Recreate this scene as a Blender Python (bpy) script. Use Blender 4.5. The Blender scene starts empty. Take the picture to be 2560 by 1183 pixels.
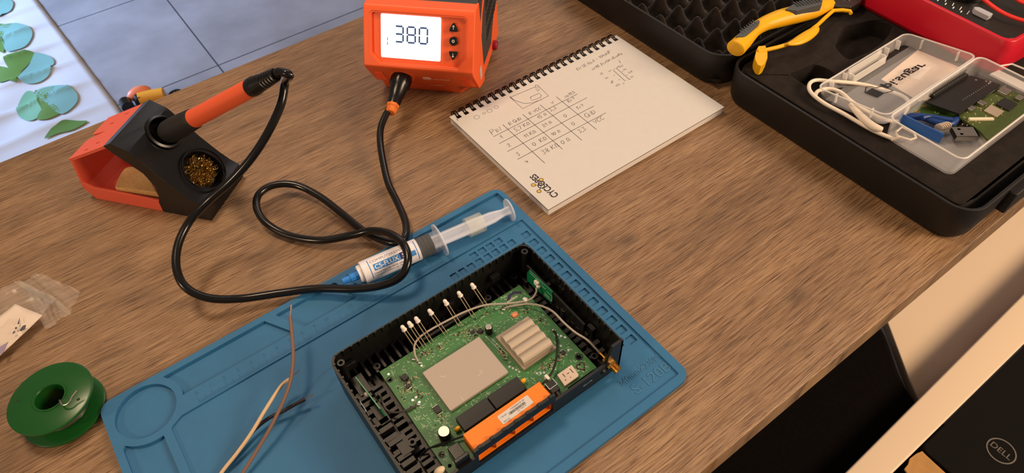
import bpy, bmesh, math, random
from mathutils import Matrix, Vector
from mathutils.geometry import tessellate_polygon
random.seed(7)
PI = math.pi
S = 0.001          # everything below is written in millimetres; z = 0 is the table top
ZT = 0.75          # height of the table top above the floor, metres
sc = bpy.context.scene
COL = sc.collection

# ------------------------------------------------------------------ camera
F = 1725.0; CX = 1280.0; CY = 591.5
RM = Matrix(((0.8044, -0.5931, -0.0325), (-0.4716, -0.6045, -0.642), (0.3612, 0.5318, -0.766)))
CAM = Vector((113.23, -121.72, 434.45))
_x = Vector(RM[0]).normalized(); _z = Vector(RM[2]).normalized(); _y = _z.cross(_x).normalized(); _x = _y.cross(_z)
RM = Matrix((_x, _y, _z))
def W(x, y, z): return Vector((x * S, y * S, z * S + ZT))
cd = bpy.data.cameras.new('camera'); cam = bpy.data.objects.new('camera', cd); COL.objects.link(cam)
m = Matrix((_x, -_y, -_z)).transposed().to_4x4(); m.translation = W(*CAM); cam.matrix_world = m
cd.sensor_width = 36; cd.lens = F / 2560 * 36; cd.clip_start = 0.02; cd.clip_end = 30
cd.dof.use_dof = True; cd.dof.focus_distance = 0.53; cd.dof.aperture_fstop = 24.0
sc.camera = cam

# ------------------------------------------------------------------ world, lights, exposure
wd = bpy.data.worlds.new('world'); sc.world = wd; wd.use_nodes = True
bgn = wd.node_tree.nodes['Background']; bgn.inputs[0].default_value = (0.80, 0.61, 0.50, 1); bgn.inputs[1].default_value = 0.33
def area(name, loc, target, size, power, color, size_y=None):
    ld = bpy.data.lights.new(name, 'AREA'); ld.energy = power; ld.color = color; ld.size = size
    if size_y: ld.shape = 'RECTANGLE'; ld.size_y = size_y
    o = bpy.data.objects.new(name, ld); COL.objects.link(o)
    a = W(*loc); b = W(*target); o.location = a
    o.rotation_euler = (b - a).to_track_quat('-Z', 'Y').to_euler(); return o
area('ceiling_lamp', (100, 700, 1450), (200, 150, 0), 0.30, 11.5, (1.0, 0.73, 0.48))
area('side_lamp', (-1900, 100, 1060), (100, 100, 0), 0.16, 17.0, (1.0, 0.72, 0.47))
area('near_lamp', (1350, -1150, 950), (700, -60, -150), 0.6, 38.0, (1.0, 0.72, 0.48))
area('ceiling_bounce_light', (1560, 1080, 1600), (500, 200, 0), 0.9, 7.0, (0.95, 0.90, 0.90), 0.7)
area('window_light', (1150, 2900, 1350), (700, 300, 0), 1.5, 3.0, (0.80, 0.86, 1.0), 1.0)
gw = area('garden_window_light', (-1300, 2900, 200), (-60, 2380, -750), 1.0, 34.0, (0.36, 0.56, 1.0), 0.9); gw.data.spread = math.radians(75)
sc.view_settings.view_transform = 'Standard'; sc.view_settings.look = 'None'
sc.view_settings.exposure = -0.10; sc.view_settings.gamma = 1.0; sc.view_settings.use_curve_mapping = False

# ------------------------------------------------------------------ helpers
def at(px, py, z=0.0):
    """millimetre point at height z that the photograph shows at pixel (px, py)"""
    d = RM.transposed() @ Vector(((px - CX) / F, (py - CY) / F, 1.0))
    return CAM + d * ((z - CAM.z) / d.z)
def lin(c):
    if isinstance(c, str):
        c = c.lstrip('#'); c = tuple(int(c[i:i + 2], 16) / 255 for i in (0, 2, 4))
    return tuple(((v / 12.92) if v <= 0.04045 else ((v + 0.055) / 1.055) ** 2.4) for v in c) + (1,)
MATS = {}
def mat(name, col, rough=0.5, metal=0.0, spec=0.5, noise=0.0, nscale=300, bump=0.0, bscale=1500, trans=0.0, emit=0.0, ior=1.45, alpha=1.0, sss=0.0, coat=0.0):
    if name in MATS: return MATS[name]
    mt = bpy.data.materials.new(name); mt.use_nodes = True; nt = mt.node_tree; b = nt.nodes['Principled BSDF']
    c = lin(col)
    b.inputs['Base Color'].default_value = c; b.inputs['Roughness'].default_value = rough
    b.inputs['Metallic'].default_value = metal; b.inputs['Specular IOR Level'].default_value = spec
    b.inputs['IOR'].default_value = ior; b.inputs['Transmission Weight'].default_value = trans; b.inputs['Alpha'].default_value = alpha
    b.inputs['Coat Weight'].default_value = coat
    if sss: b.inputs['Subsurface Weight'].default_value = sss; b.inputs['Subsurface Radius'].default_value = (0.004, 0.003, 0.002)
    if emit: b.inputs['Emission Color'].default_value = c; b.inputs['Emission Strength'].default_value = emit
    tc = nt.nodes.new('ShaderNodeTexCoord')
    if noise:
        n = nt.nodes.new('ShaderNodeTexNoise'); n.inputs['Scale'].default_value = nscale; n.inputs['Detail'].default_value = 6
        nt.links.new(tc.outputs['Object'], n.inputs['Vector'])
        mr = nt.nodes.new('ShaderNodeMapRange'); mr.inputs[1].default_value = 0.3; mr.inputs[2].default_value = 0.7
        mr.inputs[3].default_value = 1 - noise; mr.inputs[4].default_value = 1 + noise
        nt.links.new(n.outputs['Fac'], mr.inputs[0])
        h = nt.nodes.new('ShaderNodeVectorMath'); h.operation = 'SCALE'; h.inputs[0].default_value = c[:3]
        nt.links.new(mr.outputs[0], h.inputs['Scale']); nt.links.new(h.outputs[0], b.inputs['Base Color'])
    if bump:
        n2 = nt.nodes.new('ShaderNodeTexNoise'); n2.inputs['Scale'].default_value = bscale; n2.inputs['Detail'].default_value = 4
        nt.links.new(tc.outputs['Object'], n2.inputs['Vector'])
        bp = nt.nodes.new('ShaderNodeBump'); bp.inputs['Strength'].default_value = bump; bp.inputs['Distance'].default_value = 0.0005
        nt.links.new(n2.outputs['Fac'], bp.inputs['Height']); nt.links.new(bp.outputs[0], b.inputs['Normal'])
    MATS[name] = mt; return mt

class B:
    """collects shapes, in millimetres, for ONE mesh"""
    def __init__(s, M=None): s.bm = bmesh.new(); s.M = M or Matrix.Identity(4)
    def v(s, p): return s.bm.verts.new(s.M @ Vector(p))
    def face(s, vs):
        try: return s.bm.faces.new(vs)
        except ValueError: return None
    def box(s, x0, x1, y0, y1, z0, z1):
        return s.prism([(x0, y0), (x1, y0), (x1, y1), (x0, y1)], z0, z1)
    def prism(s, poly, z0, z1, top=None):
        top = top or poly; a = [s.v((x, y, z0)) for x, y in poly]; b = [s.v((x, y, z1)) for x, y in top]; n = len(poly)
        s.face(a[::-1]); s.face(b)
        for i in range(n): s.face((a[i], a[(i + 1) % n], b[(i + 1) % n], b[i]))
        return s
    def plate(s, outer, holes, z0, z1, bottom=True):
        loops = [outer] + [h for h in holes]
        tri = tessellate_polygon([[Vector((x, y, 0)) for x, y in l] for l in loops])
        flat = [p for l in loops for p in l]
        a = [s.v((x, y, z0)) for x, y in flat]; b = [s.v((x, y, z1)) for x, y in flat]
        for t in tri:
            s.face([b[i] for i in t])
            if bottom: s.face([a[i] for i in t][::-1])
        k = 0
        for l in loops:
            n = len(l)
            for i in range(n): s.face((a[k + i], a[k + (i + 1) % n], b[k + (i + 1) % n], b[k + i]))
            k += n
        return s
    def lathe(s, prof, c=(0, 0, 0), n=32, axis=None, closed=False):
        M = Matrix.Translation(c)
        if axis is not None: M = M @ Vector(axis).to_track_quat('Z', 'Y').to_matrix().to_4x4()
        rings = []
        for r, z in prof:
            if r < 1e-6: rings.append([s.v(M @ Vector((0, 0, z)))])
            else: rings.append([s.v(M @ Vector((r * math.cos(2 * PI * i / n), r * math.sin(2 * PI * i / n), z))) for i in range(n)])
        if closed: rings.append(rings[0])
        for A, Bq in zip(rings, rings[1:]):
            for i in range(n):
                j = (i + 1) % n
                if len(A) == 1 and len(Bq) == 1: continue
                if len(A) == 1: s.face((A[0], Bq[j], Bq[i]))
                elif len(Bq) == 1: s.face((A[i], A[j], Bq[0]))
                else: s.face((A[i], A[j], Bq[j], Bq[i]))
        return s
    def cyl(s, c, r, h, n=24, axis=None, r2=None):
        r2 = r if r2 is None else r2
        return s.lathe([(0, 0), (r, 0), (r2, h), (0, h)], c, n, axis)
    def tube(s, pts, r, n=10, cap=True, closed=False, flat=1.0):
        pts = [Vector(p) for p in pts]; rings = []; N = len(pts); up = Vector((0, 0, 1)); prev = None
        for i, p in enumerate(pts):
            t = (pts[(i + 1) % N] - pts[i - 1]) if (closed or 0 < i < N - 1) else (pts[1] - pts[0] if i == 0 else pts[-1] - pts[-2])
            t.normalize()
            a = (up if prev is None else prev); a = a - t * a.dot(t)
            if a.length < 1e-4: a = Vector((1, 0, 0)); a = a - t * a.dot(t)
            a.normalize(); prev = a; b = t.cross(a)
            rr = r[i] if isinstance(r, (list, tuple)) else r
            rings.append([s.v(p + a * rr * flat * math.cos(2 * PI * k / n) + b * rr * math.sin(2 * PI * k / n)) for k in range(n)])
        for i in range(N if closed else N - 1):
            A = rings[i]; Bq = rings[(i + 1) % N]
            for k in range(n): s.face((A[k], A[(k + 1) % n], Bq[(k + 1) % n], Bq[k]))
        if cap and not closed: s.face(rings[0][::-1]); s.face(rings[-1])
        return s
    def ball(s, c, r, n=12, sx=1, sy=1, sz=1):
        k = n // 2
        M0 = s.M; s.M = s.M @ Matrix.Translation(c) @ Matrix.Diagonal((sx, sy, sz, 1))
        s.lathe([(r * math.sin(PI * i / k), -r * math.cos(PI * i / k)) for i in range(k + 1)], n=n); s.M = M0
        return s
    def grid(s, fn, nu, nv):
        g = [[s.v(fn(i / nu, j / nv)) for j in range(nv + 1)] for i in range(nu + 1)]
        for i in range(nu):
            for j in range(nv): s.face((g[i][j], g[i + 1][j], g[i + 1][j + 1], g[i][j + 1]))
        return g
    def ribbon(s, pts, w, z, h=0.05):
        """flat pen stroke along pts (x, y) at height z"""
        pts = [Vector((p[0], p[1])) for p in pts]; L = []
        for i, p in enumerate(pts):
            t = pts[min(i + 1, len(pts) - 1)] - pts[max(i - 1, 0)]
            if t.length < 1e-6: t = Vector((1, 0))
            t.normalize(); n = Vector((-t.y, t.x)) * w / 2; L.append((p + n, p - n))
        A = [(s.v((a.x, a.y, z)), s.v((b.x, b.y, z))) for a, b in L]
        for q, r in zip(A, A[1:]): s.face((q[0], q[1], r[1], r[0]))
        return s
    def add_mesh(s, me, M):
        k = len(s.bm.verts); s.bm.from_mesh(me); s.bm.verts.ensure_lookup_table()
        for v in s.bm.verts[k:]: v.co = s.M @ M @ v.co
        return s
    def obj(s, name, m, parent=None, smooth=40, bev=0, seg=2, sub=0, solid=0, label=None, clean=True):
        if clean: bmesh.ops.remove_doubles(s.bm, verts=s.bm.verts, dist=1e-5)
        bmesh.ops.recalc_face_normals(s.bm, faces=s.bm.faces)
        for v in s.bm.verts: v.co *= S
        me = bpy.data.meshes.new(name); s.bm.to_mesh(me); s.bm.free()
        if smooth:
            me.polygons.foreach_set('use_smooth', [True] * len(me.polygons)); me.set_sharp_from_angle(angle=math.radians(smooth))
        o = bpy.data.objects.new(name, me); COL.objects.link(o)
        me.materials.append(m)
        if parent: o.parent = parent
        else: o.location = (0, 0, ZT)
        if label: o['label'] = label
        if solid:
            md = o.modifiers.new('solid', 'SOLIDIFY'); md.thickness = solid * S; md.offset = 0
        if bev:
            md = o.modifiers.new('bevel', 'BEVEL'); md.width = bev * S; md.segments = seg; md.limit_method = 'ANGLE'; md.angle_limit = math.radians(35)
            md.harden_normals = bool(smooth)
        if sub:
            md = o.modifiers.new('sub', 'SUBSURF'); md.levels = sub; md.render_levels = sub
        return o
def thing(name, label, cat, loc=(0, 0, 0), rot=0, group=None):
    o = bpy.data.objects.new(name, None); COL.objects.link(o); o.empty_display_size = 0.01
    o.location = W(*loc); o.rotation_euler = (0, 0, math.radians(rot)); o['label'] = label; o['category'] = cat
    if group: o['group'] = group
    return o
def tag(o, label, cat, loc=None, rot=0, group=None, kind=None):
    if loc is not None: o.location = W(*loc); o.rotation_euler = (0, 0, math.radians(rot))
    if label: o['label'] = label
    if cat: o['category'] = cat
    if group: o['group'] = group
    if kind: o['kind'] = kind
    return o
def rel(T):
    """maps table millimetres into the thing's own millimetres"""
    bpy.context.view_layer.update()
    M = Matrix.Translation((T.location.x / S, T.location.y / S, (T.location.z - ZT) / S)) @ T.rotation_euler.to_matrix().to_4x4()
    return M.inverted()
def rr(x0, x1, y0, y1, r, n=5):
    P = []
    for cx, cy, a in ((x1 - r, y1 - r, 0), (x0 + r, y1 - r, 90), (x0 + r, y0 + r, 180), (x1 - r, y0 + r, 270)):
        for i in range(n + 1):
            t = math.radians(a + 90 * i / n); P.append((cx + r * math.cos(t), cy + r * math.sin(t)))
    return P
def rpoly(pts, r, n=4):
    out = []; N = len(pts)
    for i in range(N):
        p = Vector(pts[i]); a = (Vector(pts[i - 1]) - p); b = (Vector(pts[(i + 1) % N]) - p)
        d = min(r, a.length * 0.45, b.length * 0.45); A = p + a.normalized() * d; C = p + b.normalized() * d
        for k in range(n + 1):
            t = k / n; q = A * (1 - t) ** 2 + p * 2 * t * (1 - t) + C * t * t; out.append((q.x, q.y))
    return out
def circ(cx, cy, r, n=32, a0=0, a1=360):
    full = abs(a1 - a0) >= 360
    return [(cx + r * math.cos(math.radians(a0 + (a1 - a0) * i / (n if full else n - 1))), cy + r * math.sin(math.radians(a0 + (a1 - a0) * i / (n if full else n - 1)))) for i in range(n)]
def spline(pts, n=8, closed=False):
    P = [Vector(p) for p in pts]; out = []; N = len(P)
    for i in range(N if closed else N - 1):
        if closed: p0, p1, p2, p3 = P[i - 1], P[i], P[(i + 1) % N], P[(i + 2) % N]
        else: p0, p1, p2, p3 = P[max(i - 1, 0)], P[i], P[i + 1], P[min(i + 2, N - 1)]
        for k in range(n):
            t = k / n
            out.append(0.5 * ((2 * p1) + (p2 - p0) * t + (2 * p0 - 5 * p1 + 4 * p2 - p3) * t * t + (3 * p1 - p0 - 3 * p2 + p3) * t ** 3))
    if not closed: out.append(P[-1])
    return out
def text_mesh(body, width=None, height=None, bold=0.0, extrude=0.0, mirror=False):
    cu = bpy.data.curves.new('lettering', 'FONT'); cu.body = body; cu.size = 1; cu.align_x = 'CENTER'; cu.align_y = 'CENTER'; cu.offset = bold; cu.extrude = extrude
    to = bpy.data.objects.new('lettering', cu); COL.objects.link(to)
    dg = bpy.context.evaluated_depsgraph_get(); dg.update()
    me = bpy.data.meshes.new_from_object(to.evaluated_get(dg)); bpy.data.objects.remove(to)
    xs = [v.co.x for v in me.vertices]; ys = [v.co.y for v in me.vertices]
    w = max(xs) - min(xs); h = max(ys) - min(ys); cx = (max(xs) + min(xs)) / 2; cy = (max(ys) + min(ys)) / 2
    fx = (width / w) if width else None; fy = (height / h) if height else None
    fx = fx or fy; fy = fy or fx
    for v in me.vertices: v.co = Vector(((v.co.x - cx) * fx * (-1 if mirror else 1), (v.co.y - cy) * fy, v.co.z))
    return me
def place(x, y, z, rz=0, N=None):
    return Matrix.Translation((x, y, z)) @ Matrix.Rotation(math.radians(rz), 4, 'Z')

# ------------------------------------------------------------------ materials
def wood_material():
    mt = bpy.data.materials.new('brown_wood_laminate'); mt.use_nodes = True; nt = mt.node_tree; b = nt.nodes['Principled BSDF']; N = nt.nodes.new; L = nt.links.new
    tc = N('ShaderNodeTexCoord')
    wn = N('ShaderNodeTexNoise'); wn.inputs['Scale'].default_value = 9; wn.inputs['Detail'].default_value = 3; L(tc.outputs['Object'], wn.inputs['Vector'])
    def mapped(sx, sy, dist):
        mp = N('ShaderNodeMapping'); mp.inputs['Scale'].default_value = (sx, sy, 1); 
        ad = N('ShaderNodeVectorMath'); ad.operation = 'MULTIPLY_ADD'; L(wn.outputs['Color'], ad.inputs[0]); ad.inputs[1].default_value = (0, dist, 0)
        L(tc.outputs['Object'], ad.inputs[2]); L(ad.outputs[0], mp.inputs['Vector']); return mp
    def noise(mp, scale, det, rough=0.55):
        n = N('ShaderNodeTexNoise'); n.inputs['Scale'].default_value = scale; n.inputs['Detail'].default_value = det; n.inputs['Roughness'].default_value = rough
        L(mp.outputs[0], n.inputs['Vector']); return n
    big = noise(mapped(1, 7, 0.03), 5, 4); mid = noise(mapped(2.2, 46, 0.008), 5, 5, 0.6); fine = noise(mapped(6.5, 190, 0.006), 5, 6, 0.62)
    pore = noise(mapped(9, 250, 0.006), 6, 4, 0.55)
    def ramp(n, stops):
        r = N('ShaderNodeValToRGB'); e = r.color_ramp.elements
        while len(e) > len(stops): e.remove(e[-1])
        while len(e) < len(stops): e.new(0.5)
        for i, (p, c) in enumerate(stops): e[i].position = p; e[i].color = lin(c)
        L(n.outputs['Fac'], r.inputs[0]); return r
    base = ramp(big, [(0.25, '#826a4f'), (0.5, '#9e8263'), (0.75, '#b09371')])
    g1 = ramp(mid, [(0.32, '#c4b6a8'), (0.50, '#f4ece4'), (0.70, '#ffffff')])
    g2 = ramp(fine, [(0.34, '#86705e'), (0.46, '#d4c8bc'), (0.55, '#f3ece6'), (0.66, '#ffffff')])
    g3 = ramp(pore, [(0.33, '#755d4b'), (0.41, '#ffffff')])
    def mul(a, bb, f):
        mx = N('ShaderNodeMix'); mx.data_type = 'RGBA'; mx.blend_type = 'MULTIPLY'; mx.inputs[0].default_value = f
        L(a, mx.inputs[6]); L(bb, mx.inputs[7]); return mx.outputs[2]
    c = mul(mul(mul(base.outputs[0], g1.outputs[0], 0.55), g2.outputs[0], 0.95), g3.outputs[0], 0.75)
    # knots, each at its own place in the board
    for kx, ky, rad in ((0.390, 0.118, 0.012), (0.36, 0.152, 0.006), (0.452, 0.0, 0.012), (0.62, 0.06, 0.008), (0.24, 0.275, 0.006)):
        vm = N('ShaderNodeVectorMath'); vm.operation = 'SUBTRACT'; L(tc.outputs['Object'], vm.inputs[0]); vm.inputs[1].default_value = (kx, ky, 0)
        sm = N('ShaderNodeVectorMath'); sm.operation = 'MULTIPLY'; L(vm.outputs[0], sm.inputs[0]); sm.inputs[1].default_value = (0.7, 1.3, 0)
        ln = N('ShaderNodeVectorMath'); ln.operation = 'LENGTH'; L(sm.outputs[0], ln.inputs[0])
        mr = N('ShaderNodeMapRange'); mr.interpolation_type = 'SMOOTHSTEP'; L(ln.outputs['Value'], mr.inputs[0]); mr.inputs[1].default_value = 0; mr.inputs[2].default_value = rad
        mr.inputs[3].default_value = 0.55; mr.inputs[4].default_value = 1
        vs = N('ShaderNodeVectorMath'); vs.operation = 'SCALE'; L(c, vs.inputs[0]); L(mr.outputs[0], vs.inputs['Scale']); c = vs.outputs[0]
    L(c, b.inputs['Base Color'])
    ad = N('ShaderNodeMath'); ad.operation = 'ADD'; L(fine.outputs['Fac'], ad.inputs[0]); L(pore.outputs['Fac'], ad.inputs[1])
    bp = N('ShaderNodeBump'); bp.inputs['Strength'].default_value = 0.5; bp.inputs['Distance'].default_value = 0.0008
    L(ad.outputs[0], bp.inputs['Height']); L(bp.outputs[0], b.inputs['Normal'])
    b.inputs['Roughness'].default_value = 0.31; b.inputs['Specular IOR Level'].default_value = 0.5
    return mt
def tile_material():
    mt = bpy.data.materials.new('grey_floor_tiles'); mt.use_nodes = True; nt = mt.node_tree; b = nt.nodes['Principled BSDF']; N = nt.nodes.new; L = nt.links.new
    tc = N('ShaderNodeTexCoord')
    mp = N('ShaderNodeMapping'); mp.inputs['Location'].default_value = (-0.384, -2.265 , 0); L(tc.outputs['Object'], mp.inputs['Vector'])
    sx = N('ShaderNodeSeparateXYZ'); L(mp.outputs[0], sx.inputs[0])
    def grout(o, pitch):
        d = N('ShaderNodeMath'); d.operation = 'PINGPONG'; L(o, d.inputs[0]); d.inputs[1].default_value = pitch / 2
        g = N('ShaderNodeMath'); g.operation = 'LESS_THAN'; L(d.outputs[0], g.inputs[0]); g.inputs[1].default_value = 0.0022; return g
    gx = grout(sx.outputs[0], 0.9); gy = grout(sx.outputs[1], 0.52)
    mx = N('ShaderNodeMath'); mx.operation = 'MAXIMUM'; L(gx.outputs[0], mx.inputs[0]); L(gy.outputs[0], mx.inputs[1])
    n = N('ShaderNodeTexNoise'); n.inputs['Scale'].default_value = 4; n.inputs['Detail'].default_value = 8; n.inputs['Roughness'].default_value = 0.6; L(tc.outputs['Object'], n.inputs['Vector'])
    r = N('ShaderNodeValToRGB'); r.color_ramp.elements[0].position = 0.3; r.color_ramp.elements[0].color = lin('#7a7674'); r.color_ramp.elements[1].position = 0.75; r.color_ramp.elements[1].color = lin('#9a9694')
    L(n.outputs['Fac'], r.inputs[0])
    mix = N('ShaderNodeMix'); mix.data_type = 'RGBA'; L(mx.outputs[0], mix.inputs[0]); L(r.outputs[0], mix.inputs[6]); mix.inputs[7].default_value = lin('#38383a')
    L(mix.outputs[2], b.inputs['Base Color']); b.inputs['Roughness'].default_value = 0.5
    return mt
WOOD = wood_material(); TILE = tile_material()
BLACKP = mat('black_plastic', '#100f10', 0.40, bump=0.15, bscale=3000)
GLOSSB = mat('glossy_black_plastic', '#08080b', 0.27, bump=0.08, bscale=2500)
RUBBER = mat('black_rubber', '#0e0d0c', 0.22)
ORANGE = mat('orange_plastic', '#ee5f2c', 0.42)
CORAL = mat('coral_silicone', '#ee664c', 0.5)
BLUE = mat('blue_silicone', '#2a6996', 0.6, bump=0.25, bscale=1800, noise=0.04, nscale=60)
PAPER = mat('white_paper', '#cbc8c4', 0.7, noise=0.015, nscale=120)
INK = mat('pencil_and_ink', '#2d2835', 0.8)
WHITEP = mat('white_plastic', '#e8e4dc', 0.4)
STEEL = mat('steel', '#b8b2a8', 0.3, 1.0)
GOLD = mat('gold_plated_metal', '#e0a850', 0.25, 1.0)
DARKM = mat('dark_metal', '#4b4a45', 0.35, 0.8)
GREEN = mat('green_circuit_board', '#36703a', 0.45, noise=0.14, nscale=450)
SOLDERM = mat('bright_solder', '#cfd0cc', 0.28, 0.9)
SILK = mat('silkscreen_print', '#c4d3b8', 0.6)
CHIP = mat('black_chip', '#1c1b1a', 0.5)
ALU = mat('brushed_aluminium', '#b3a797', 0.6, 0.25)
CLEARP = mat('frosted_clear_plastic', '#f2f1f4', 0.22, trans=0.0, alpha=0.17)
FOAM = mat('black_foam', '#1c1613', 0.95, spec=0.15, noise=0.35, nscale=90, bump=0.8, bscale=1500)

for mt_ in (FOAM,):
    mt_.node_tree.nodes['Principled BSDF'].inputs['Sheen Weight'].default_value = 0.12; mt_.node_tree.nodes['Principled BSDF'].inputs['Sheen Roughness'].default_value = 0.4
# ================================================================== the setting
TBL = thing('wooden_table', 'long brown wood laminate table that the tools and the router stand on', 'table', (0, 0, 0))
B().box(-900, 1950, -50.5, 548.0, -28, 0).obj('tabletop', WOOD, TBL, bev=1.2, seg=3)
LEGM = mat('black_steel', '#1c1a19', 0.5)
for lx, ly in ((-840, 0), (-840, 490), (1890, 0), (1890, 490)):
    B().box(lx - 25, lx + 25, ly - 25, ly + 25, -750, -28).obj('leg', LEGM, TBL, bev=1)
fl = B().box(-3200, 3600, -1500, 4200, -770, -750).obj('floor', TILE, None, smooth=0); fl['kind'] = 'structure'

def Z(x0, y0, k):
    return lambda a, b: (x0 + a / k, y0 + b / k)
def onpl(M, px, py):
    """point (u, v) where the ray through a pixel meets the plane w = 0 of frame M (millimetres)"""
    d = RM.transposed() @ Vector(((px - CX) / F, (py - CY) / F, 1.0))
    I = M.inverted(); o = I @ CAM; e = I.to_3x3() @ d; t = -o.z / e.z; q = o + e * t
    return (q.x, q.y)
def frame(o, x, y, z=None):
    x = Vector(x).normalized(); y = Vector(y).normalized(); z = x.cross(y).normalized(); y = z.cross(x)
    M = Matrix((x, y, z)).transposed().to_4x4(); M.translation = Vector(o); return M
def cut(o, cutters):
    """carves closed shapes out of a mesh for good; the cutters are removed"""
    for cb in cutters:
        c = cb.obj('cutter', BLACKP, o.parent); md = o.modifiers.new('cut', 'BOOLEAN'); md.operation = 'DIFFERENCE'; md.solver = 'EXACT'; md.object = c
        bpy.context.view_layer.update(); dg = bpy.context.evaluated_depsgraph_get(); dg.update()
        me = bpy.data.meshes.new_from_object(o.evaluated_get(dg)); o.modifiers.clear(); o.data = me; bpy.data.objects.remove(c)
    o.data.set_sharp_from_angle(angle=math.radians(35)); return o

# ================================================================== blue soldering mat (340 x 230 mm)
T = thing('soldering_mat', 'blue silicone soldering mat with moulded trays and a ruler, under the open router', 'mat', (170, 115, 0))
R_ = rel(T)
b = B(R_); out = rr(0, 340, 0, 230, 9, 6)
b.prism(out, 0, 1.4)
circ1 = circ(26, 206, 20.3, 40)
def arc(cx, cy, r, a0, a1, n=8): return circ(cx, cy, r, n, a0, a1)
tray_a = [(50.6, 202.2), (134.6, 201.6), (120.8, 224.8), (44.0, 224.8)] + arc(26, 206, 25.5, 42, 2, 7)
tray_b = rpoly([(143.0, 201.4), (187, 201.4), (179.5, 224.8), (129.3, 224.8)], 2)
tray_c = rpoly([(196.5, 201.4), (335.6, 201.4), (335.6, 224.8), (188.5, 224.8)], 2)
tray_d = [(5.0, 131), (30, 131), (30, 180.2)] + arc(26, 206, 25.5, 278, 221, 7) + [(5.0, 187)]
tray_e = rpoly([(5, 6), (30, 6), (30, 126), (5, 126)], 2)
work = rpoly([(35.8, 6), (333.8, 6), (333.8, 187.0), (216, 187.6), (44.2, 187.6), (35.8, 183)], 1.5)
b.plate(out, [circ1, tray_a, tray_b, tray_c, tray_d, tray_e, work], 2.2, 4.2, bottom=False)
sq = []
for x in (257.2, 265.0, 273.0, 281.0, 289.0, 296.6, 304.6, 312.6): sq.append(rr(x - 2.9, x + 2.9, 169.6, 176.0, 0.6, 2))
for x in (281.0, 289.0, 296.8, 305.0): sq.append(rr(x - 3.1, x + 3.1, 177.8, 183.8, 0.6, 2))
for k in range(13): sq.append(rr(323.6, 330.4, 169.2 - 10.45 * k, 175.8 - 10.45 * k, 0.7, 2))
for k in range(13): sq.append(rr(314.8, 320.0, 160.6 - 10.45 * k + 0.6, 166.4 - 10.45 * k + 0.6, 0.6, 2))
sq = [q for q in sq if q[0][1] > 48]
b.plate(work, sq, 1.4, 2.8, bottom=False)
b.plate(out, [circ1, tray_a, tray_b, tray_c, tray_d, tray_e, work], 1.4, 2.2, bottom=False)
b.obj('moulded_surface', BLUE, T, smooth=0)
b = B(R_)
for k in range(0, 201):
    x = 58 + k
    if x > 259: break
    h = 5.2 if k % 10 == 0 else (3.9 if k % 5 == 0 else 2.5)
    b.box(x - 0.12, x + 0.12, 188.6, 188.6 + h, 4.1, 4.45)
for k in range(21):
    b.add_mesh(text_mesh(str(k), height=2.9, extrude=0.1), Matrix.Translation((58 + 10 * k + 0.8, 197.6, 4.3)))
b.obj('ruler_markings', BLUE, T, smooth=0)
a1 = at(1530, 962, 3); a2 = at(1614, 903, 3)
b = B(R_)
b.add_mesh(text_mesh('340mmX230MM', width=41, height=4.6, extrude=0.15), Matrix.Translation((317, 25.4, 3.0)))
b.add_mesh(text_mesh('S-120B', width=33, height=7.5, extrude=0.15), Matrix.Translation((317, 16.0, 3.0)))
b.obj('lettering', mat('blue_silicone_lettering', '#3a7199', 0.5), T, smooth=0)

# ================================================================== router
ROU = thing('opened_router', 'opened black router case with green circuit board lying on the blue soldering mat', 'router', (222, 90, 2.8))
R_ = rel(ROU)
b = B(R_)
O2 = rr(141.5, 305.5, 36.0, 144.5, 9, 6); I2 = rr(143.1, 303.9, 37.6, 142.9, 8, 6)
vents = []
for k in range(24):
    x = 150 + 6.1 * k
    vents.append([(x, 128.5), (x + 1.9, 128.5), (x + 1.9, 139.5), (x, 139.5)])
b.plate(O2, [], 2.8, 3.6)
b.plate(I2, vents, 3.6, 5.4, bottom=False)
far = [p for p in O2 if p[1] > 60]; farI = [p for p in I2 if p[1] > 60]
U = [(141.5, 36)] + [(139.5 if False else 141.5, 36)]
ring_out = [(305.5, 36)] + [p for p in O2 if p[1] > 60] + [(141.5, 36)]
ring_in = [(303.9, 36)] + [p for p in I2 if p[1] > 60] + [(143.1, 36)]
b.prism(ring_out + ring_in[::-1], 3.6, 37.0)
ring_out2 = [(304.6, 36)] + [(min(max(p[0], 142.4), 304.6), min(p[1], 143.6)) for p in O2 if p[1] > 60] + [(142.4, 36)]
b.prism(ring_out2 + ring_in[::-1], 37.0, 38.3)
VP = Matrix(((1, 0, 0, 0), (0, 0, 1, 0), (0, 1, 0, 0), (0, 0, 0, 1)))
bb = B(R_ @ VP)
outl = [(141.5, 3), (305.5, 3), (305.5, 38), (296, 38), (291.5, 19), (248, 19), (248, 28), (184.5, 28), (184.5, 19), (152, 19), (148, 38), (141.5, 38)]
bb.plate(outl[::-1], [[(187, 8.5), (187, 20), (246, 20), (246, 8.5)], circ(291, 13.5, 4, 16)], 36.0, 38.0)
k0 = bpy.data.meshes.new('t'); bb.bm.to_mesh(k0); b.bm.from_mesh(k0)
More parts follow.
